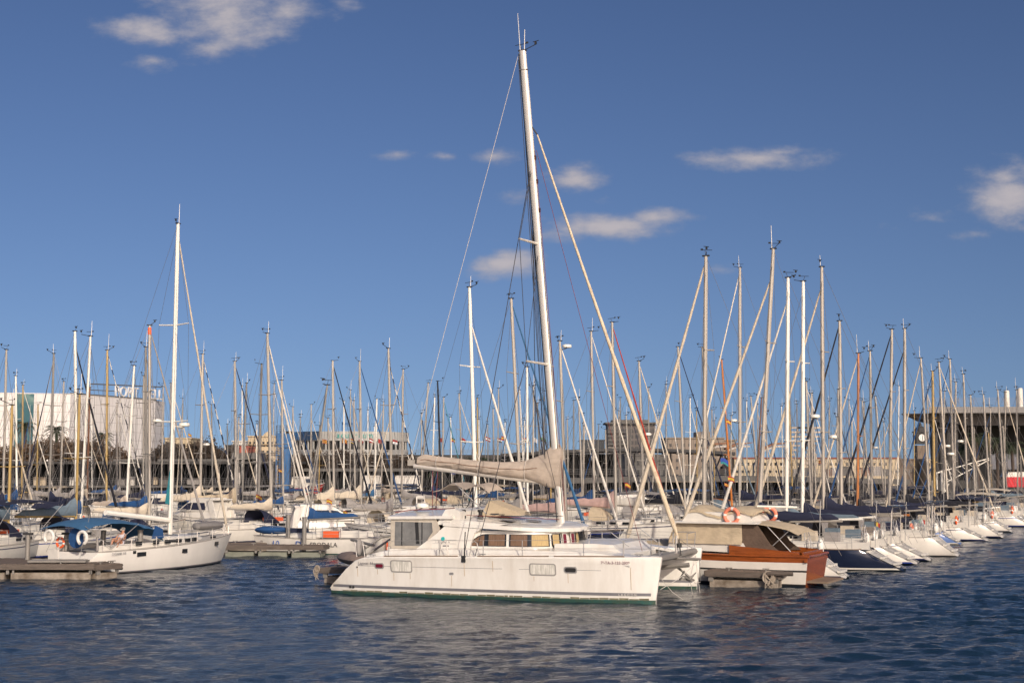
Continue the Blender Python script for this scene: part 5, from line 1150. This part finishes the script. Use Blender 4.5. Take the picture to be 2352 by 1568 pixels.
fly = MB().prismy([(3.3,3.07),(6.9,3.07),(6.6,3.45),(6.35,3.62),(3.5,3.50)], -1.25, 1.25).build('flybridge', gelw, cr)
fly.location = (-.65,0,.23); fly.scale = (.88,1,.78)
cv_ = []
for i in range(16):
    f = i/15; x = lerp(3.2, 6.5, f); zz = 3.72+.14*math.sin(f*9)+.12*math.exp(-((f-.95)/.1)**2)+.15*math.exp(-((f-.35)/.12)**2)
    cv_.append([(x, 1.3*k, zz-.24*abs(k)**3-.03*math.sin(f*30+k*5)) for k in (-1,-.9,-.5,0,.5,.9,1)])
MB().sheet(cv_, .12).build('tan_cover', CV['tan'], fly, smooth=True)
for s_ in (1.44, -1.47): MB().prismy([(2.66,2.54),(2.0,2.54),(1.75,2.2),(1.45,1.75),(.95,1.38),(2.3,1.30),(3.0,1.5),(3.0,2.1)], s_, s_+.03).build('side_curtain', MATS['brown_curtain_cloth'], cr)
lifebuoy(cr, (3.15,1.33,2.88), (1,0,0), (0,0,1), r=.40, m=mat('salmon_buoy', (.75,.22,.13), .5))
lifebuoy(cr, (2.2,-.9,2.88), (1,.4,0), (0,0,1), r=.40, m=MATS['salmon_buoy'])
# the cruiser's near side is +y (heading left, away)
gr = []
for i, (x, z) in enumerate(((.25,2.25),(.7,2.46),(1.3,2.58),(1.9,2.66),(2.4,2.62))): gr.append([(x, 1.45*k, z-.10*k*k) for k in (-1,-.6,0,.6,1)])
aw = MB().sheet(gr, .03).build('aft_awning', CV['tan'], cr, smooth=True)
MB().tube([(.6,1.4,1.45),(1.6,1.4,2.5)], .02).tube([(1.6,1.4,1.45),(.6,1.4,2.35)], .02).tube([(.6,-1.4,1.45),(.6,-1.4,2.35)], .02).build('frame', steel, aw)
gr = []
for i in range(13):
    x = lerp(6.0, 10.9, i/12); w = lerp(1.5, .35, (i/12)**1.6)
    gr.append([(x, w*k, 1.42+.33*(1-abs(k)**2.5)*(1-.4*i/12)+.03*math.sin(x*6+k*4)) for k in (-1.03,-.9,-.5,0,.5,.9,1.03)])
MB().sheet(gr, .05).build('bow_cover', CV['tan'], cr, smooth=True)
mb = rail([(x, sheer_at(rc, x)[0]*.95, sheer_at(rc, x)[1]) for x in (7,8.2,9.4,10.4)], .6); mb.build('guard_rail', steel, cr)
MB().tube([(3.7,1.2,3.5),(5.5,1.0,4.15)], .02).tube([(3.4,.3,3.9),(1.6,-.3,3.85)], .06, 8).build('flybridge_spar', whitep, fly)
# white transom sloop moored just behind the cruiser is part of the fleet; a small ladder hangs on its stern
# ---------------------------------------------------------------- motor yachts and small craft
def motorboat(label, loc, ang, L, m, winm=glassb, stripe=stripeb, hz=1.3, arch=True, gm=None):
    B = L*.31; t = thing('motorboat', label, 'motorboat', loc, ang, 'motorboats among the sailboats')
    mb, rg_, fr_ = hull_mesh(L, B, hz*1.25, hz*.85, 0, rev=.1, rake=1.3, sw=.9); mb.build('hull', [m, bottomd, stripe, alu], t, smooth=True)
    MB().rings([[(r[0][0], r[0][1]*k, r[0][2]+.08*(1-k*k)) for k in (1,.5,0,-.5,-1)] for r in rg_[:-1]], False, False).build('deck', deckm, t, smooth=True)
    z = sheer_at(rg_, L*.4)[1]; c = cabin_mesh(L*.22, L*.80, B*.40, B*.30, z-.02, .55, 1.4).build('cabin', gelw, t, smooth=True)
    P = [(L*.26,.5),(L*.62,.5),(L*.48,1.32),(L*.44,1.42),(L*.28,1.42),(L*.24,1.25)]
    rs_ = [[(x, s*B*.36*(1-.12*(q-.5)), z+q) for x, q in P] for s in (-1,1)]
    wh = MB().rings(rs_).build('wheelhouse', gelw, t)
    for s in (-1,1): MB().prismy([(L*.30,z+.62),(L*.46,z+.62),(L*.44,z+1.15),(L*.31,z+1.15)], s*B*.365-.02, s*B*.365+.02).prismy([(L*.475,z+.62),(L*.575,z+.62),(L*.50,z+1.10),(L*.455,z+1.15)], s*B*.365-.02, s*B*.365+.02).build('side_window', winm, wh)
    k = MB(); a = Vector((L*.615,0,z+.58)); b = Vector((L*.495,0,z+1.24)); nrm = Vector((.78,0,.6))*.03
    k.poly([a+nrm+Vector((0,-B*.33,0)), a+nrm+Vector((0,B*.33,0)), b+nrm+Vector((0,B*.29,0)), b+nrm+Vector((0,-B*.29,0))]).build('windscreen', winm, wh)
    MB().box((L*.37,0,z+1.46),(L*.24,B*.62,.09)).build('roof', gelw, wh)
    if arch: MB().prismy([(L*.17,z),(L*.23,z),(L*.27,z+1.35),(L*.22,z+1.35)], B*.36, B*.40).prismy([(L*.17,z),(L*.23,z),(L*.27,z+1.35),(L*.22,z+1.35)], -B*.40, -B*.36).box((L*.24,0,z+1.38),(L*.06,B*.8,.09)).build('radar_arch', gelw, t)
    pr = MB(); Q = [(x, sheer_at(rg_, x)[0]*.9, sheer_at(rg_, x)[1]) for x in (L*.5,L*.65,L*.8,L*.93)]
    for s in (1,-1):
        for p in Q: pr.tube([(p[0],s*p[1],p[2]),(p[0],s*p[1],p[2]+.6)], .02, 4)
        for a, b in zip(Q[:-1],Q[1:]): pr.tube([(a[0],s*a[1],a[2]+.6),(b[0],s*b[1],b[2]+.6)], .02, 4)
    pr.build('bow_rail', steel, t); return t
motorboat('white motor yacht with sloped blue windscreen left of the blue tower', (-15.9,86.5,0), R(12), 9.4, gelw, hz=1.25)
motorboat('white speedboat with dark streamlined side stripes behind racing sailboat', (-2.8,83.5,0), R(165), 8.0, gelw, stripe=blackr, hz=1.2, arch=False)
motorboat('white motor yacht with covered wheelhouse behind the big left sloop', (-20.5,103,0), R(150), 9, gelw, winm=CV['navy'])
motorboat('white motorboat with raised bow right of the furled beige headsail', (6.5,118,0), R(20), 10.5, gelw)
motorboat('white motorboat with navy windows far left behind the masts', (-28,122,0), R(170), 9, gelw, winm=CV['navy'])
rb = motorboat('red and white motorboat raised on land beside the blue crane tower', (X(668,192),192,.95), R(60), 8, mat('red_gelcoat', (.45,.02,.02), .3), stripe=gelw, hz=1.6)
# racing sailboat 1071
ang = R(176); base = W(470, 1165, 80.5); 
base = W(706, 1165, 79.5); base.z = 0; top = W(752, 884, 79.5)
rs1 = sailboat('sailboat', 'small white racing sailboat numbered 1071 with blue covers and orange hatch', base, R(172), top, 8.0, 2.5, darkalu, .065, None,
   dict(hull=gelw, fb=1.0, fs=.95, stripe=gelw, bottom=bottomg, cover=CV['blue'], cr=.2, nwin=0, ch=.35, boom=3.2, rev=.0, rake=.4, sw=.95, cove=False, wr=.010), None, random.Random(8))
_, rg2, _ = hull_mesh(8.0, 2.5, 1.0, .95, -(8-.36*8-.35), rev=0, rake=.4, sw=.95)
def stext(b, x, z, s, m):
    y = sheer_at(rg2, x-.3)[0]; text('lettering', b, s, m, rs1, (x, y+.04, z), (math.pi/2, 0, math.pi), sx=1)
blt = mat('lettering_blue', (.03,.10,.35), .5)
stext('1071', 1.9, .42, .5, blt); stext('D', .35, .42, .5, blt); stext('ERODALA', -.55, .45, .36, blackr)
MB().box((-1.7,.75,1.15),(.9,.5,.35)).build('orange_hatch', orangeb, rs1); MB().box((-4.95,.5,.55),(.06,.4,.55)).build('orange_rudder_cover', orangeb, rs1)
MB().ell((2.0,.3,1.35),(1.1,.35,.25)).build('folded_sail_cover', CV['blue'], rs1, smooth=True)
# yawl of the left edge: white hull partly hidden by the dock
for (px, d, L, a_, lab, cv, bm_) in ((20, 74, 11, 80, 'white sloop with faded blue boom tent at far left edge', 'slate', 'blue'),(175, 79, 11.5, 60, 'white sloop with grey blue awning left of the big sloop', 'slate', 'navy')):
    base = W(px, 1165, d); base.z = 0; top = W(px+8, 930 if px < 100 else 905, d)
    s_ = sailboat('sailboat', lab, base, R(a_), top, L, 3.5, goldm, .08, None, dict(cover=CV[cv], bimini=CV[bm_], boomm=goldm, cr=.3, dodger=CV['navy']), None, random.Random(px))

# person lounging in the cockpit of the big white sloop
def person(label, loc, rz, J_, E_, Rr, skinm, shirt, parent_scale=1):
    t = thing('person', label, 'person', loc, rz)
    me = bpy.data.meshes.new('body'); me.from_pydata([Vector(p) for p in J_], E_, []); o = bpy.data.objects.new('body', me); C.objects.link(o)
    o.modifiers.new('s', 'SKIN'); sv = me.skin_vertices[0].data
    for k, r_ in enumerate(Rr): sv[k].radius = (r_, r_)
    sv[0].use_root = True; ss_ = o.modifiers.new('d', 'SUBSURF'); ss_.levels = 2; bpy.context.view_layer.update()
    m2 = bpy.data.meshes.new_from_object(o.evaluated_get(bpy.context.evaluated_depsgraph_get())); bpy.data.objects.remove(o); m2.name = 'body'
    o = bpy.data.objects.new('body', m2); C.objects.link(o); m2.materials.clear(); m2.materials.append(skinm); o.parent = t
    m2.polygons.foreach_set('use_smooth', [True]*len(m2.polygons)); return t
skn = mat('suntanned_skin', (.42,.20,.12), .55)
J_ = [(0,0,.12),(-.06,0,.32),(-.16,0,.52),(-.20,0,.62),(-.22,0,.76),(.0,.10,.12),(.30,.14,.42),(.42,.15,.02),(.52,.15,-.02),(.0,-.10,.12),(.34,-.14,.36),(.55,-.15,.0),(.66,-.15,-.03),(-.14,.19,.50),(.05,.27,.32),(.22,.20,.38),(-.14,-.19,.50),(.02,-.27,.30),(.20,-.20,.36)]
E_ = [(0,1),(1,2),(2,3),(3,4),(0,5),(5,6),(6,7),(7,8),(0,9),(9,10),(10,11),(11,12),(2,13),(13,14),(14,15),(2,16),(16,17),(17,18)]
Rr = [.14,.13,.13,.055,.10,.10,.07,.05,.035,.10,.07,.05,.035,.06,.045,.035,.06,.045,.035]
pl_ = base_l = lb.location+Matrix.Rotation(lb.rotation_euler.z, 3, 'Z') @ (Vector((-4.9,-1.05,1.42))*SC)
p_ = person('person lounging with bare knees in cockpit of big white sloop', pl_, lb.rotation_euler.z+R(190), J_, E_, Rr, skn, None)
MB().rings([[(x+w*1.08*math.cos(a), y_+w*1.35*math.sin(a), z) for a in [2*math.pi*k/12 for k in range(12)]] for x, y_, z, w in ((0,0,.06,.15),(-.03,0,.2,.15),(-.08,0,.35,.155),(-.15,0,.5,.15),(-.18,0,.57,.10),(-.195,0,.62,.06))]).build('shirt', mat('pale_lavender_shirt', (.50,.47,.50), .8, bump=.3), p_, smooth=True)
MB().ell((-.225,0,.80), (.115,.10,.09), 12, 8).tube([(-.12,0,.79),(-.02,0,.77)], .05, 6).build('cap', gelw, p_, smooth=True)
# ---------------------------------------------------------------- the fleet: (mast top px, py, mast foot px, finish, headsail (attach py, foot px, colour), options)
FLEET = [
(14.8,802.9,6.5,'alu',(918.4,48.4,'cream'),''),
(36.3,862.9,39.0,'white',None,''),
(52.8,884.3,49.8,'gold',(890.3,117.5,'white'),''),
(87.4,928.8,84.4,'gold',None,'tan'),
(123.6,811.8,112.6,'dark',(825.3,23.2,'navy'),''),
(146.7,876.1,137.7,'alu',(984.3,183.1,'cream'),''),
(172.1,760.7,175.9,'white',(790.1,243.8,'black'),'T'),
(207.7,772.2,187.1,'white',None,''),
(246.6,804.2,244.0,'gold',(810.2,332.1,'stripe'),''),
(206.1,889.2,199.7,'brown',(1000,235.8,'cream'),''),
(179.7,892.5,169.1,'dark',None,''),
(268.7,925.5,268.7,'alu',(931.5,319.6,'white'),''),
(308.3,839.8,290.1,'white',None,''),
(330.4,862.9,328.8,'alu',None,''),
(334.6,796.9,336.4,'dark',None,''),
(343.8,747.5,342.9,'alu',(753.5,452.1,'grey'),'OTR'),
(28.0,981.6,21.1,'brown',None,''),
(392.3,879.4,393.5,'dark',(885.4,477.1,'cream'),''),
(465.8,812.8,459.8,'alu',(818.8,537.0,'stripe'),'TR'),
(485.6,928.8,489.0,'dark',None,''),
(539.3,829.9,542.2,'alu',(835.9,634.1,'navy'),'T'),
(566.4,879.4,555.3,'dark',None,''),
(548.6,958.5,543.1,'alu',(971.9,598.9,'cream'),''),
(601.0,835.8,593.5,'dark',(841.8,570.4,'grey'),''),
(614.2,765.6,623.2,'alu',(780.0,699.6,'white'),'T'),
(647.1,872.8,650.8,'alu',(888.2,709.1,'white'),''),
(672.8,933.8,676.4,'alu',(958.5,735.5,'white'),''),
(715.0,928.8,713.2,'alu',(958.1,767.7,'cream'),''),
(764.1,828.2,767.2,'alu',(834.2,849.9,'black'),'T'),
(753.6,960.1,759.0,'alu',(966.1,814.2,'white'),''),
(789.9,920.6,789.9,'white',None,''),
(812.9,919.6,815.9,'alu',None,''),
(826.1,829.9,829.9,'alu',(835.9,930.1,'blue'),'T'),
(865.7,915.6,858.6,'white',None,'tealboom'),
(881.2,922.2,874.5,'alu',(934.6,785.3,'cream'),''),
(892.1,800.2,900.8,'alu',(829.9,979.3,'stripe'),''),
(926.0,848.0,922.3,'alu',(854.0,832.6,'cream'),''),
(983.7,878.9,964.6,'alu',None,''),
(998.5,911.8,990.7,'white',(918.7,937.9,'navy'),''),
(1005.1,874.9,1014.6,'blackm',None,''),
(1019.3,911.8,1014.2,'alu',(917.8,1078.4,'teal'),''),
(1054.6,903.6,1064.2,'alu',(916.7,1138.0,'cream'),''),
(1078.3,659.6,1092.9,'white',(737.2,1223.2,'white'),'T'),
(1096.4,913.5,1096.4,'gold',None,''),
(1132.7,938.2,1135.8,'alu',None,''),
(1174.2,686.0,1196.6,'alu',(692.0,1337.8,'blue2'),'T'),
(1193.0,895.4,1207.1,'white',None,''),
(1210.5,842.6,1211.7,'white',None,''),
(1226.0,890.4,1223.0,'alu',None,''),
(1234.2,925.0,1244.3,'dark',None,''),
(1246.8,997.6,1252.3,'alu',None,''),
(1285.7,783.1,1299.8,'alu',(789.1,1427.5,'white'),'RT'),
(1302.9,962.8,1306.2,'alu',None,''),
(1329.2,918.2,1338.3,'alu',None,''),
(1342.4,977.6,1338.8,'alu',None,''),
(1357.9,761.0,1364.9,'alu',(767.0,1485.4,'white'),''),
(1406.1,740.2,1414.3,'alu',(746.2,1536.1,'red'),'T'),
(1390.9,985.8,1393.7,'alu',None,''),
(1420.9,943.0,1428.8,'alu',(951.4,1479.4,'navy'),''),
(1438.0,952.9,1448.6,'alu',None,''),
(1467.7,829.2,1479.2,'alu',(835.2,1574.5,'cream'),'R'),
(1505.0,975.9,1496.8,'alu',None,''),
(1557.1,796.3,1574.0,'alu',(802.3,1673.3,'navy'),''),
(1621.3,588.4,1617.3,'alu',(594.4,1362.5,'cream'),'1T'),
(1613.0,797.7,1637.2,'dark',(803.7,1745.5,'slate'),''),
(1657.6,825.7,1681.4,'orange',None,''),
(1699.4,614.7,1699.4,'alu',(620.7,1540.6,'white'),'BTR'),
(1776.2,571.9,1744.9,'alu',(634.3,1587.1,'cream'),'1T'),
(1809.9,637.8,1807.0,'white',(685.3,1675.5,'white'),'1T'),
(1844.8,646.1,1843.5,'white',None,'1T'),
(1887.4,613.1,1891.8,'alu',(655.4,1765.0,'cream'),'1TR'),
(1724.5,909.8,1745.3,'alu',None,''),
(1749.2,913.1,1736.1,'brown',None,''),
(1811.9,899.9,1821.4,'gold',None,''),
(1852.1,876.8,1866.6,'alu',(921.8,1896.3,'white'),''),
(1864.3,903.2,1875.6,'alu',None,''),
(1635.1,941.1,1636.5,'alu',None,''),
(1928.2,737.1,1932.8,'alu',(743.1,1813.7,'black'),'1TR'),
(1971.6,811.3,1969.6,'orange',(817.3,1839.5,'cream'),'1'),
(1998.2,805.8,2002.9,'alu',(811.8,1891.6,'blue'),'1'),
(2048.5,756.3,2043.0,'alu',(762.3,1930.2,'black'),'1T'),
(2077.9,754.9,2077.9,'alu',(798.7,1975.0,'black'),'1T'),
(2114.9,822.1,2135.7,'alu',(828.1,2015.5,'cream'),'1'),
(1851.2,875.8,1863.3,'alu',(887.5,1936.6,'white'),''),
(1864.1,903.3,1865.5,'alu',None,''),
(1924.6,893.7,1930.0,'alu',(951.5,1958.5,'black'),''),
(1980.4,919.8,1998.4,'alu',None,''),
(2010.6,910.2,2032.6,'alu',None,'R'),
(1956.2,943.1,1959.3,'alu',(949.1,2084.8,'blue'),''),
(1922.7,956.9,1925.0,'alu',None,''),
(2141.8,852.3,2146.4,'gold',(858.3,2047.6,'blue'),'1T'),
(2156.4,831.7,2177.7,'alu',(837.7,2300.8,'cream'),'R'),
(2181.7,824.8,2192.1,'alu',(830.8,2084.7,'blue'),'1R'),
(2195.4,877.0,2190.2,'alu',(925.6,2123.8,'blue'),''),
(2212.7,859.1,2222.6,'alu',None,'1R'),
(2228.9,907.2,2240.7,'alu',None,'1'),
(2258.6,905.8,2274.8,'alu',None,'1'),
(2291.6,894.9,2308.5,'alu',None,'1'),
(2270.4,993.8,2280.6,'gold',None,''),
(2303.4,977.3,2314.7,'alu',None,''),
(2343.8,1046.0,2348.7,'dark',None,''),
(2236.6,980.0,2245.0,'alu',None,''),
(70,945.9,66.8,'dark',(953.4,14.6,'blue'),'f'),
(210,940.6,211.9,'white',(957.3,247.4,'cream'),'f'),
(275,957.0,276.2,'alu',None,'f'),
(297,935.8,298.5,'alu',None,'f'),
(375,887.5,370.2,'alu',None,'f'),
(420,914.7,415.7,'alu',(921.7,388.8,'cream'),'f'),
(522,973.7,524.6,'dark',None,'f'),
(556,885.6,556.6,'white',None,'f'),
(590,973.0,588.2,'white',(982.8,545.6,'black'),'f'),
(630,880.9,625.0,'alu',(896.4,691.8,'white'),'f'),
(690,958.1,686.1,'dark',(971.8,737.8,'blue'),'f'),
(735,977.2,731.7,'gold',(990.8,695.2,'white'),'f'),
(805,895.1,804.1,'alu',(907.4,856.1,'cream'),'f'),
(845,941.2,844.9,'white',None,'f'),
(860,978.2,862.7,'white',(991.2,904.1,'white'),'f'),
(968,948.5,969.5,'alu',(956.4,1010.6,'navy'),'f'),
(1035,957.8,1039.1,'white',(965.8,974.3,'blue'),'f'),
(1100,963.1,1101.0,'white',None,'f'),
(1120,974.6,1122.7,'alu',(980.8,1071.2,'cream'),'f'),
(1145,891.5,1142.6,'alu',None,'f'),
(1160,969.1,1157.6,'white',None,'f'),
(1205,964.9,1200.3,'white',(971.2,1247.7,'cream'),'f'),
(1225,885.7,1224.0,'alu',(894.2,1264.7,'navy'),'f'),
(1250,897.4,1247.0,'dark',None,'f'),
(1262,882.9,1265.7,'gold',None,'f'),
(1318,919.5,1317.0,'dark',None,'f'),
(1340,954.1,1337.4,'alu',(969.3,1380.0,'white'),'f'),
(1375,974.4,1371.0,'dark',(986.4,1327.4,'blue'),'f'),
(1425,912.7,1422.9,'dark',None,'f'),
(1450,938.0,1445.7,'dark',(955.0,1511.3,'navy'),'f'),
(1490,889.5,1490.1,'alu',(894.7,1546.1,'white'),'f'),
(1512,953.5,1509.3,'alu',(965.7,1454.0,'white'),'f'),
(1530,882.5,1529.6,'alu',(895.9,1572.9,'white'),'f'),
(1585,913.0,1584.8,'white',(931.7,1635.9,'white'),'f'),
(1600,942.7,1601.7,'gold',(953.9,1650.2,'blue'),'f'),
(1640,965.8,1641.1,'gold',(977.5,1686.0,'navy'),'f'),
(1680,954.1,1676.6,'alu',None,'f'),
(1715,919.9,1716.2,'white',(932.7,1747.5,'navy'),'f'),
(1740,927.5,1741.8,'alu',(946.8,1792.5,'cream'),'f'),
(1760,950.9,1764.4,'alu',(970.2,1800.3,'navy'),'f'),
(1795,932.3,1799.4,'white',(947.3,1847.9,'cream'),'f'),
(1830,927.3,1831.7,'dark',None,'f'),
(1865,907.1,1860.2,'dark',(926.5,1896.1,'navy'),'f'),
(1905,920.6,1901.5,'alu',(931.8,1843.3,'blue'),'f'),
(1950,917.7,1950.3,'alu',(924.3,1998.3,'white'),'f'),
(1985,922.6,1982.4,'dark',None,'f'),
(2030,968.3,2033.8,'alu',None,'f'),
(2065,885.8,2061.5,'white',(903.1,2003.3,'cream'),'f'),
(2100,942.9,2099.7,'gold',None,'f'),
(2130,894.3,2133.9,'alu',(902.9,2180.5,'white'),'f'),
(2170,897.9,2165.6,'alu',(915.2,2211.5,'navy'),'f'),
(2195,907.5,2194.0,'alu',None,'f'),
(2275,935.6,2274.2,'alu',(950.7,2221.7,'blue'),'f'),
(2310,900.9,2305.2,'alu',(910.5,2357.0,'cream'),'f'),
(2335,895.3,2338.1,'alu',None,'f'),
]
SECT = [(0, 62, 'at the far left edge'), (62, 200, 'left of the tall white mast'), (200, 420, 'before the white cinema building'), (420, 600, 'between white building and blue crane tower'), (600, 760, 'just right of the blue crane tower'),
        (760, 960, 'before the round gallery building'), (960, 1180, 'under the long taupe boom'), (1180, 1330, 'around the tall catamaran mast'), (1330, 1500, 'before the grey tower block'),
        (1500, 1660, 'behind the wooden cruiser'), (1660, 1800, 'above the dark blue hull'), (1800, 1900, 'in the tall group on the right'), (1900, 2000, 'before the long yellow building'), (2000, 2110, 'left of the clock tower'),
        (2110, 2220, 'under the dark canopy tip'), (2220, 2400, 'at the far right, before dark glass')]
MN = {'alu': 'silver', 'white': 'white', 'gold': 'gold', 'dark': 'dull grey', 'brown': 'brown wooden', 'orange': 'orange varnished', 'blackm': 'black'}
GN = {'cream': 'cream', 'white': 'white', 'black': 'black', 'navy': 'navy', 'stripe': 'blue-white striped', 'grey': 'grey', 'blue': 'blue', 'blue2': 'light blue', 'teal': 'teal', 'red': 'red', 'slate': 'slate blue'}
_T = ['', 'twenty-', 'thirty-', 'forty-']
ORD = ['first', 'second', 'third', 'fourth', 'fifth', 'sixth', 'seventh', 'eighth', 'ninth', 'tenth', 'eleventh', 'twelfth', 'thirteenth', 'fourteenth', 'fifteenth']
_U = ORD[:9]
for _t in ('twent', 'thirt', 'fort'):
    while len(ORD) % 10 != 9: ORD.append(['sixteenth','seventeenth','eighteenth','nineteenth'][len(ORD)-15] if len(ORD) < 19 else _pre+_U[len(ORD) % 10])
    ORD.append(_t+'ieth'); _pre = _t+'y-'
def section(px):
    for a, b, s in SECT:
        if a <= px < b: return s
    return SECT[-1][2] if px > 100 else SECT[0][2]
order = {}
for i, r in enumerate(FLEET): order.setdefault(section(r[0]), []).append((r[0], i))
rank = {}
for s_, L_ in order.items():
    for k, (_, i) in enumerate(sorted(L_)): rank[i] = (k, s_, len(L_))
placed = []
def foot(loc, ang, L, B):
    u = Vector((math.cos(ang), math.sin(ang), 0)); return [(loc+u*k*L, B*.52*(1 if k < .2 else .6)) for k in (-.5, -.3, -.1, .1, .28)]
def clash(fp):
    m = 0
    for q in placed:
        if (q[0][0]-fp[0][0]).length > 22: continue
        for a, ra in q:
            for b, rb in fp: m = max(m, ra+rb-(a-b).length)
    return m
for q in ([((-4.7,61,0), 3.5), ((0,58,0), 4), ((4,55,0), 4), ((7,54,0), 4)], [((-15.8,71,0), 2), ((-17.5,68.5,0), 2.2), ((-19.4,66,0), 2.2), ((-21.2,63.4,0), 2.2)],
          [((12.5,56.7,0), 2), ((9.5,58.2,0), 2), ((6.5,59.8,0), 2)], [((-15.5,82,0), 2), ((-13,84,0), 2), ((-11,86,0), 1.6)]):
    placed.append([(Vector(a), b) for a, b in q])
rng = random.Random(11)
jobs = []
for i, (tx, ty, bx, mk, g, op) in enumerate(FLEET):
    row1 = '1' in op
    if row1: d0 = 73470/(2807-bx)+(2.4 if bx < 1640 else 0)
    elif 'B' in op: d0 = 83
    elif 1000 < bx < 1720 and ty < 860: d0 = 133000/(2807-bx)
    else:
        hm = 13.6 + (1.2 if 'T' in op else 0) + rng.uniform(-1, 1)
        d0 = (hm-H)*F/(1080-ty)
    d0 = min(max(d0, 62), 172)
    jobs.append((0 if row1 else 1 if 'T' in op else 2, d0, i))
for pr, d0, i in sorted(jobs):
    tx, ty, bx, mk, g, op = FLEET[i]; rr = random.Random(100+i); row1 = '1' in op
    best = None
    for f in ([0,.01,-.01,.02,-.02,.03,-.03,.045,-.045] if pr == 0 else [0,.02,-.02,.04,-.04,.06,-.06,.08,-.08,.11,-.11,.14,-.14,.18,-.18,.23,-.22,.28,.34,.40]):
        d = d0*(1+f)
        if d > 172 and f > 0: continue
        hm = H+(1080-ty)*d/F; L = min(13.2, max(7.8, hm*.74)); B = L*(.29 if pr == 0 else .31)
        top = W(tx, ty, d); py0 = 1080+(H-1.2)*F/d
        base = W(bx+(bx-tx)/(1165-ty)*(py0-1165), py0, d); base.z = 0; J = .36*L
        left = bx < 950
        if g:
            dx = (g[1]-bx)*d/F; c = max(-.93, min(.93, dx/J)); sg = -1 if (c > 0 and not left) else 1
            if row1 or (c < 0 and bx > 1500): c, sg = -.885, 1
            ang = math.atan2(sg*math.sqrt(1-c*c), c)
        else:
            ang = math.atan2(.86, .5) if left else (math.atan2(.465, -.885) if (row1 or bx > 1720) else math.atan2(-.465, .885))
        fp = foot(base, ang, L, B); m = clash(fp)
        if pr == 0: m = max(0, m-.5)
        sc = m*3+abs(f)*4
        if best is None or sc < best[0]: best = (sc, d, hm, L, B, top, base, ang, fp, m)
        if m < .15: break
    sc, d, hm, L, B, top, base, ang, fp, m = best; placed.append(fp)
    mr = (.054+.0026*hm)*(1.18 if 'T' in op else 1)*(1.0 if d < 100 else 1.08)
    k, s_, nn = rank[i]
    gt = f", {GN[g[2]]} furled jib" if g else ''
    far = 'f' in op
    if far: mr *= .68
    label = f"{MN[mk]}-masted sailboat{gt}, {ORD[k]} mast {s_}"
    o = {'wr': .009 if d < 80 else .012}
    covs = ['navy','black','black','blue','cream','grey','grey','taupe'] if bx < 1500 else ['black','navy','navy','black','black','slate']
    o['cover'] = CV[rr.choice(covs)]; o['cr'] = rr.uniform(.18, .30)
    for k_, c_ in ((1358,'blue'),(1407,'pink'),(1467,'white'),(764,'cream'),(826,'cream'),(539,'tan'),(466,'cream'),(1285,'pink'),(172,'navy'),(14.8,'navy')):
        if abs(tx-k_) < 2.5: o['cover'] = CV[c_]; o['cr'] = .36
    if 'tealboom' in op: o['cover'] = CV['blue2']
    if 'tan' in op: o['cover'] = None; o['boomm'] = goldm
    if rr.random() < .75: o['dodger'] = CV[rr.choice(['navy','black','black','slate','grey','grey','tan'] if bx > 1200 else ['navy','grey','blue','cream','tan','white'])]
    if rr.random() < (0 if row1 else .25): o['bimini'] = CV[rr.choice(['navy','blue','cream','grey','tan','black'])]
    if 'R' in op: o['radar'] = True; o['rf'] = rr.uniform(.36, .55)
    if 'O' in op: o['band'] = True
    o['ring'] = rr.random() < .55; o['ringm'] = rr.choice([orangeb, orangeb, MATS['salmon_buoy'], fend]); o['rev'] = rr.choice([1.3, 1.6, 1.9]) if row1 else rr.choice([.2, .6, .9]); o['sw'] = rr.uniform(.58,.74) if row1 else rr.uniform(.66, .84); o['cove'] = rr.random() < .6
    if abs(tx-1775) < 8: o.update(hull=navyg, stripe=whitep, bottom=blackr, dodger=CV['black'], fendm=navyg); 
    if abs(tx-1887) < 3: o.update(hull=gelw)
    if abs(tx-1998) < 3: o.update(hull=blueg, stripe=gelw)
    if abs(tx-2141) < 3: o.update(bimini=CV['cream'], dodger=CV['cream'])
    if abs(tx-2212) < 3: o.update(hull=greyg, stripe=greyg)
    if abs(tx-1285) < 3: o.update(rf=.97)
    if not row1 and rr.random() < .12: o['hull'] = rr.choice([navyg, blueg, greyg])
    hb = None; G = None
    if g:
        f0 = 1-(g[0]-ty)/max(1, (1080+(H-1.9)*F/d)-ty)
        G = (max(.3, min(.985, f0)), CV['navy' if g[2] == 'stripe' else g[2]], (.106 if ('T' in op and g[2] in ('cream','white')) else .09 if 'T' in op else .075)*(1.15 if g[2] in ('black','blue2','cream') else 1), g[2] == 'stripe')
    near = row1 and d < 150
    if far: o.update(far=True, dodger=None, bimini=None)
    sailboat('sailboat', label, base, ang, top, L, B, MASTM[mk], mr, G, o, 'sailboats moored in the marina rows', rr, near)
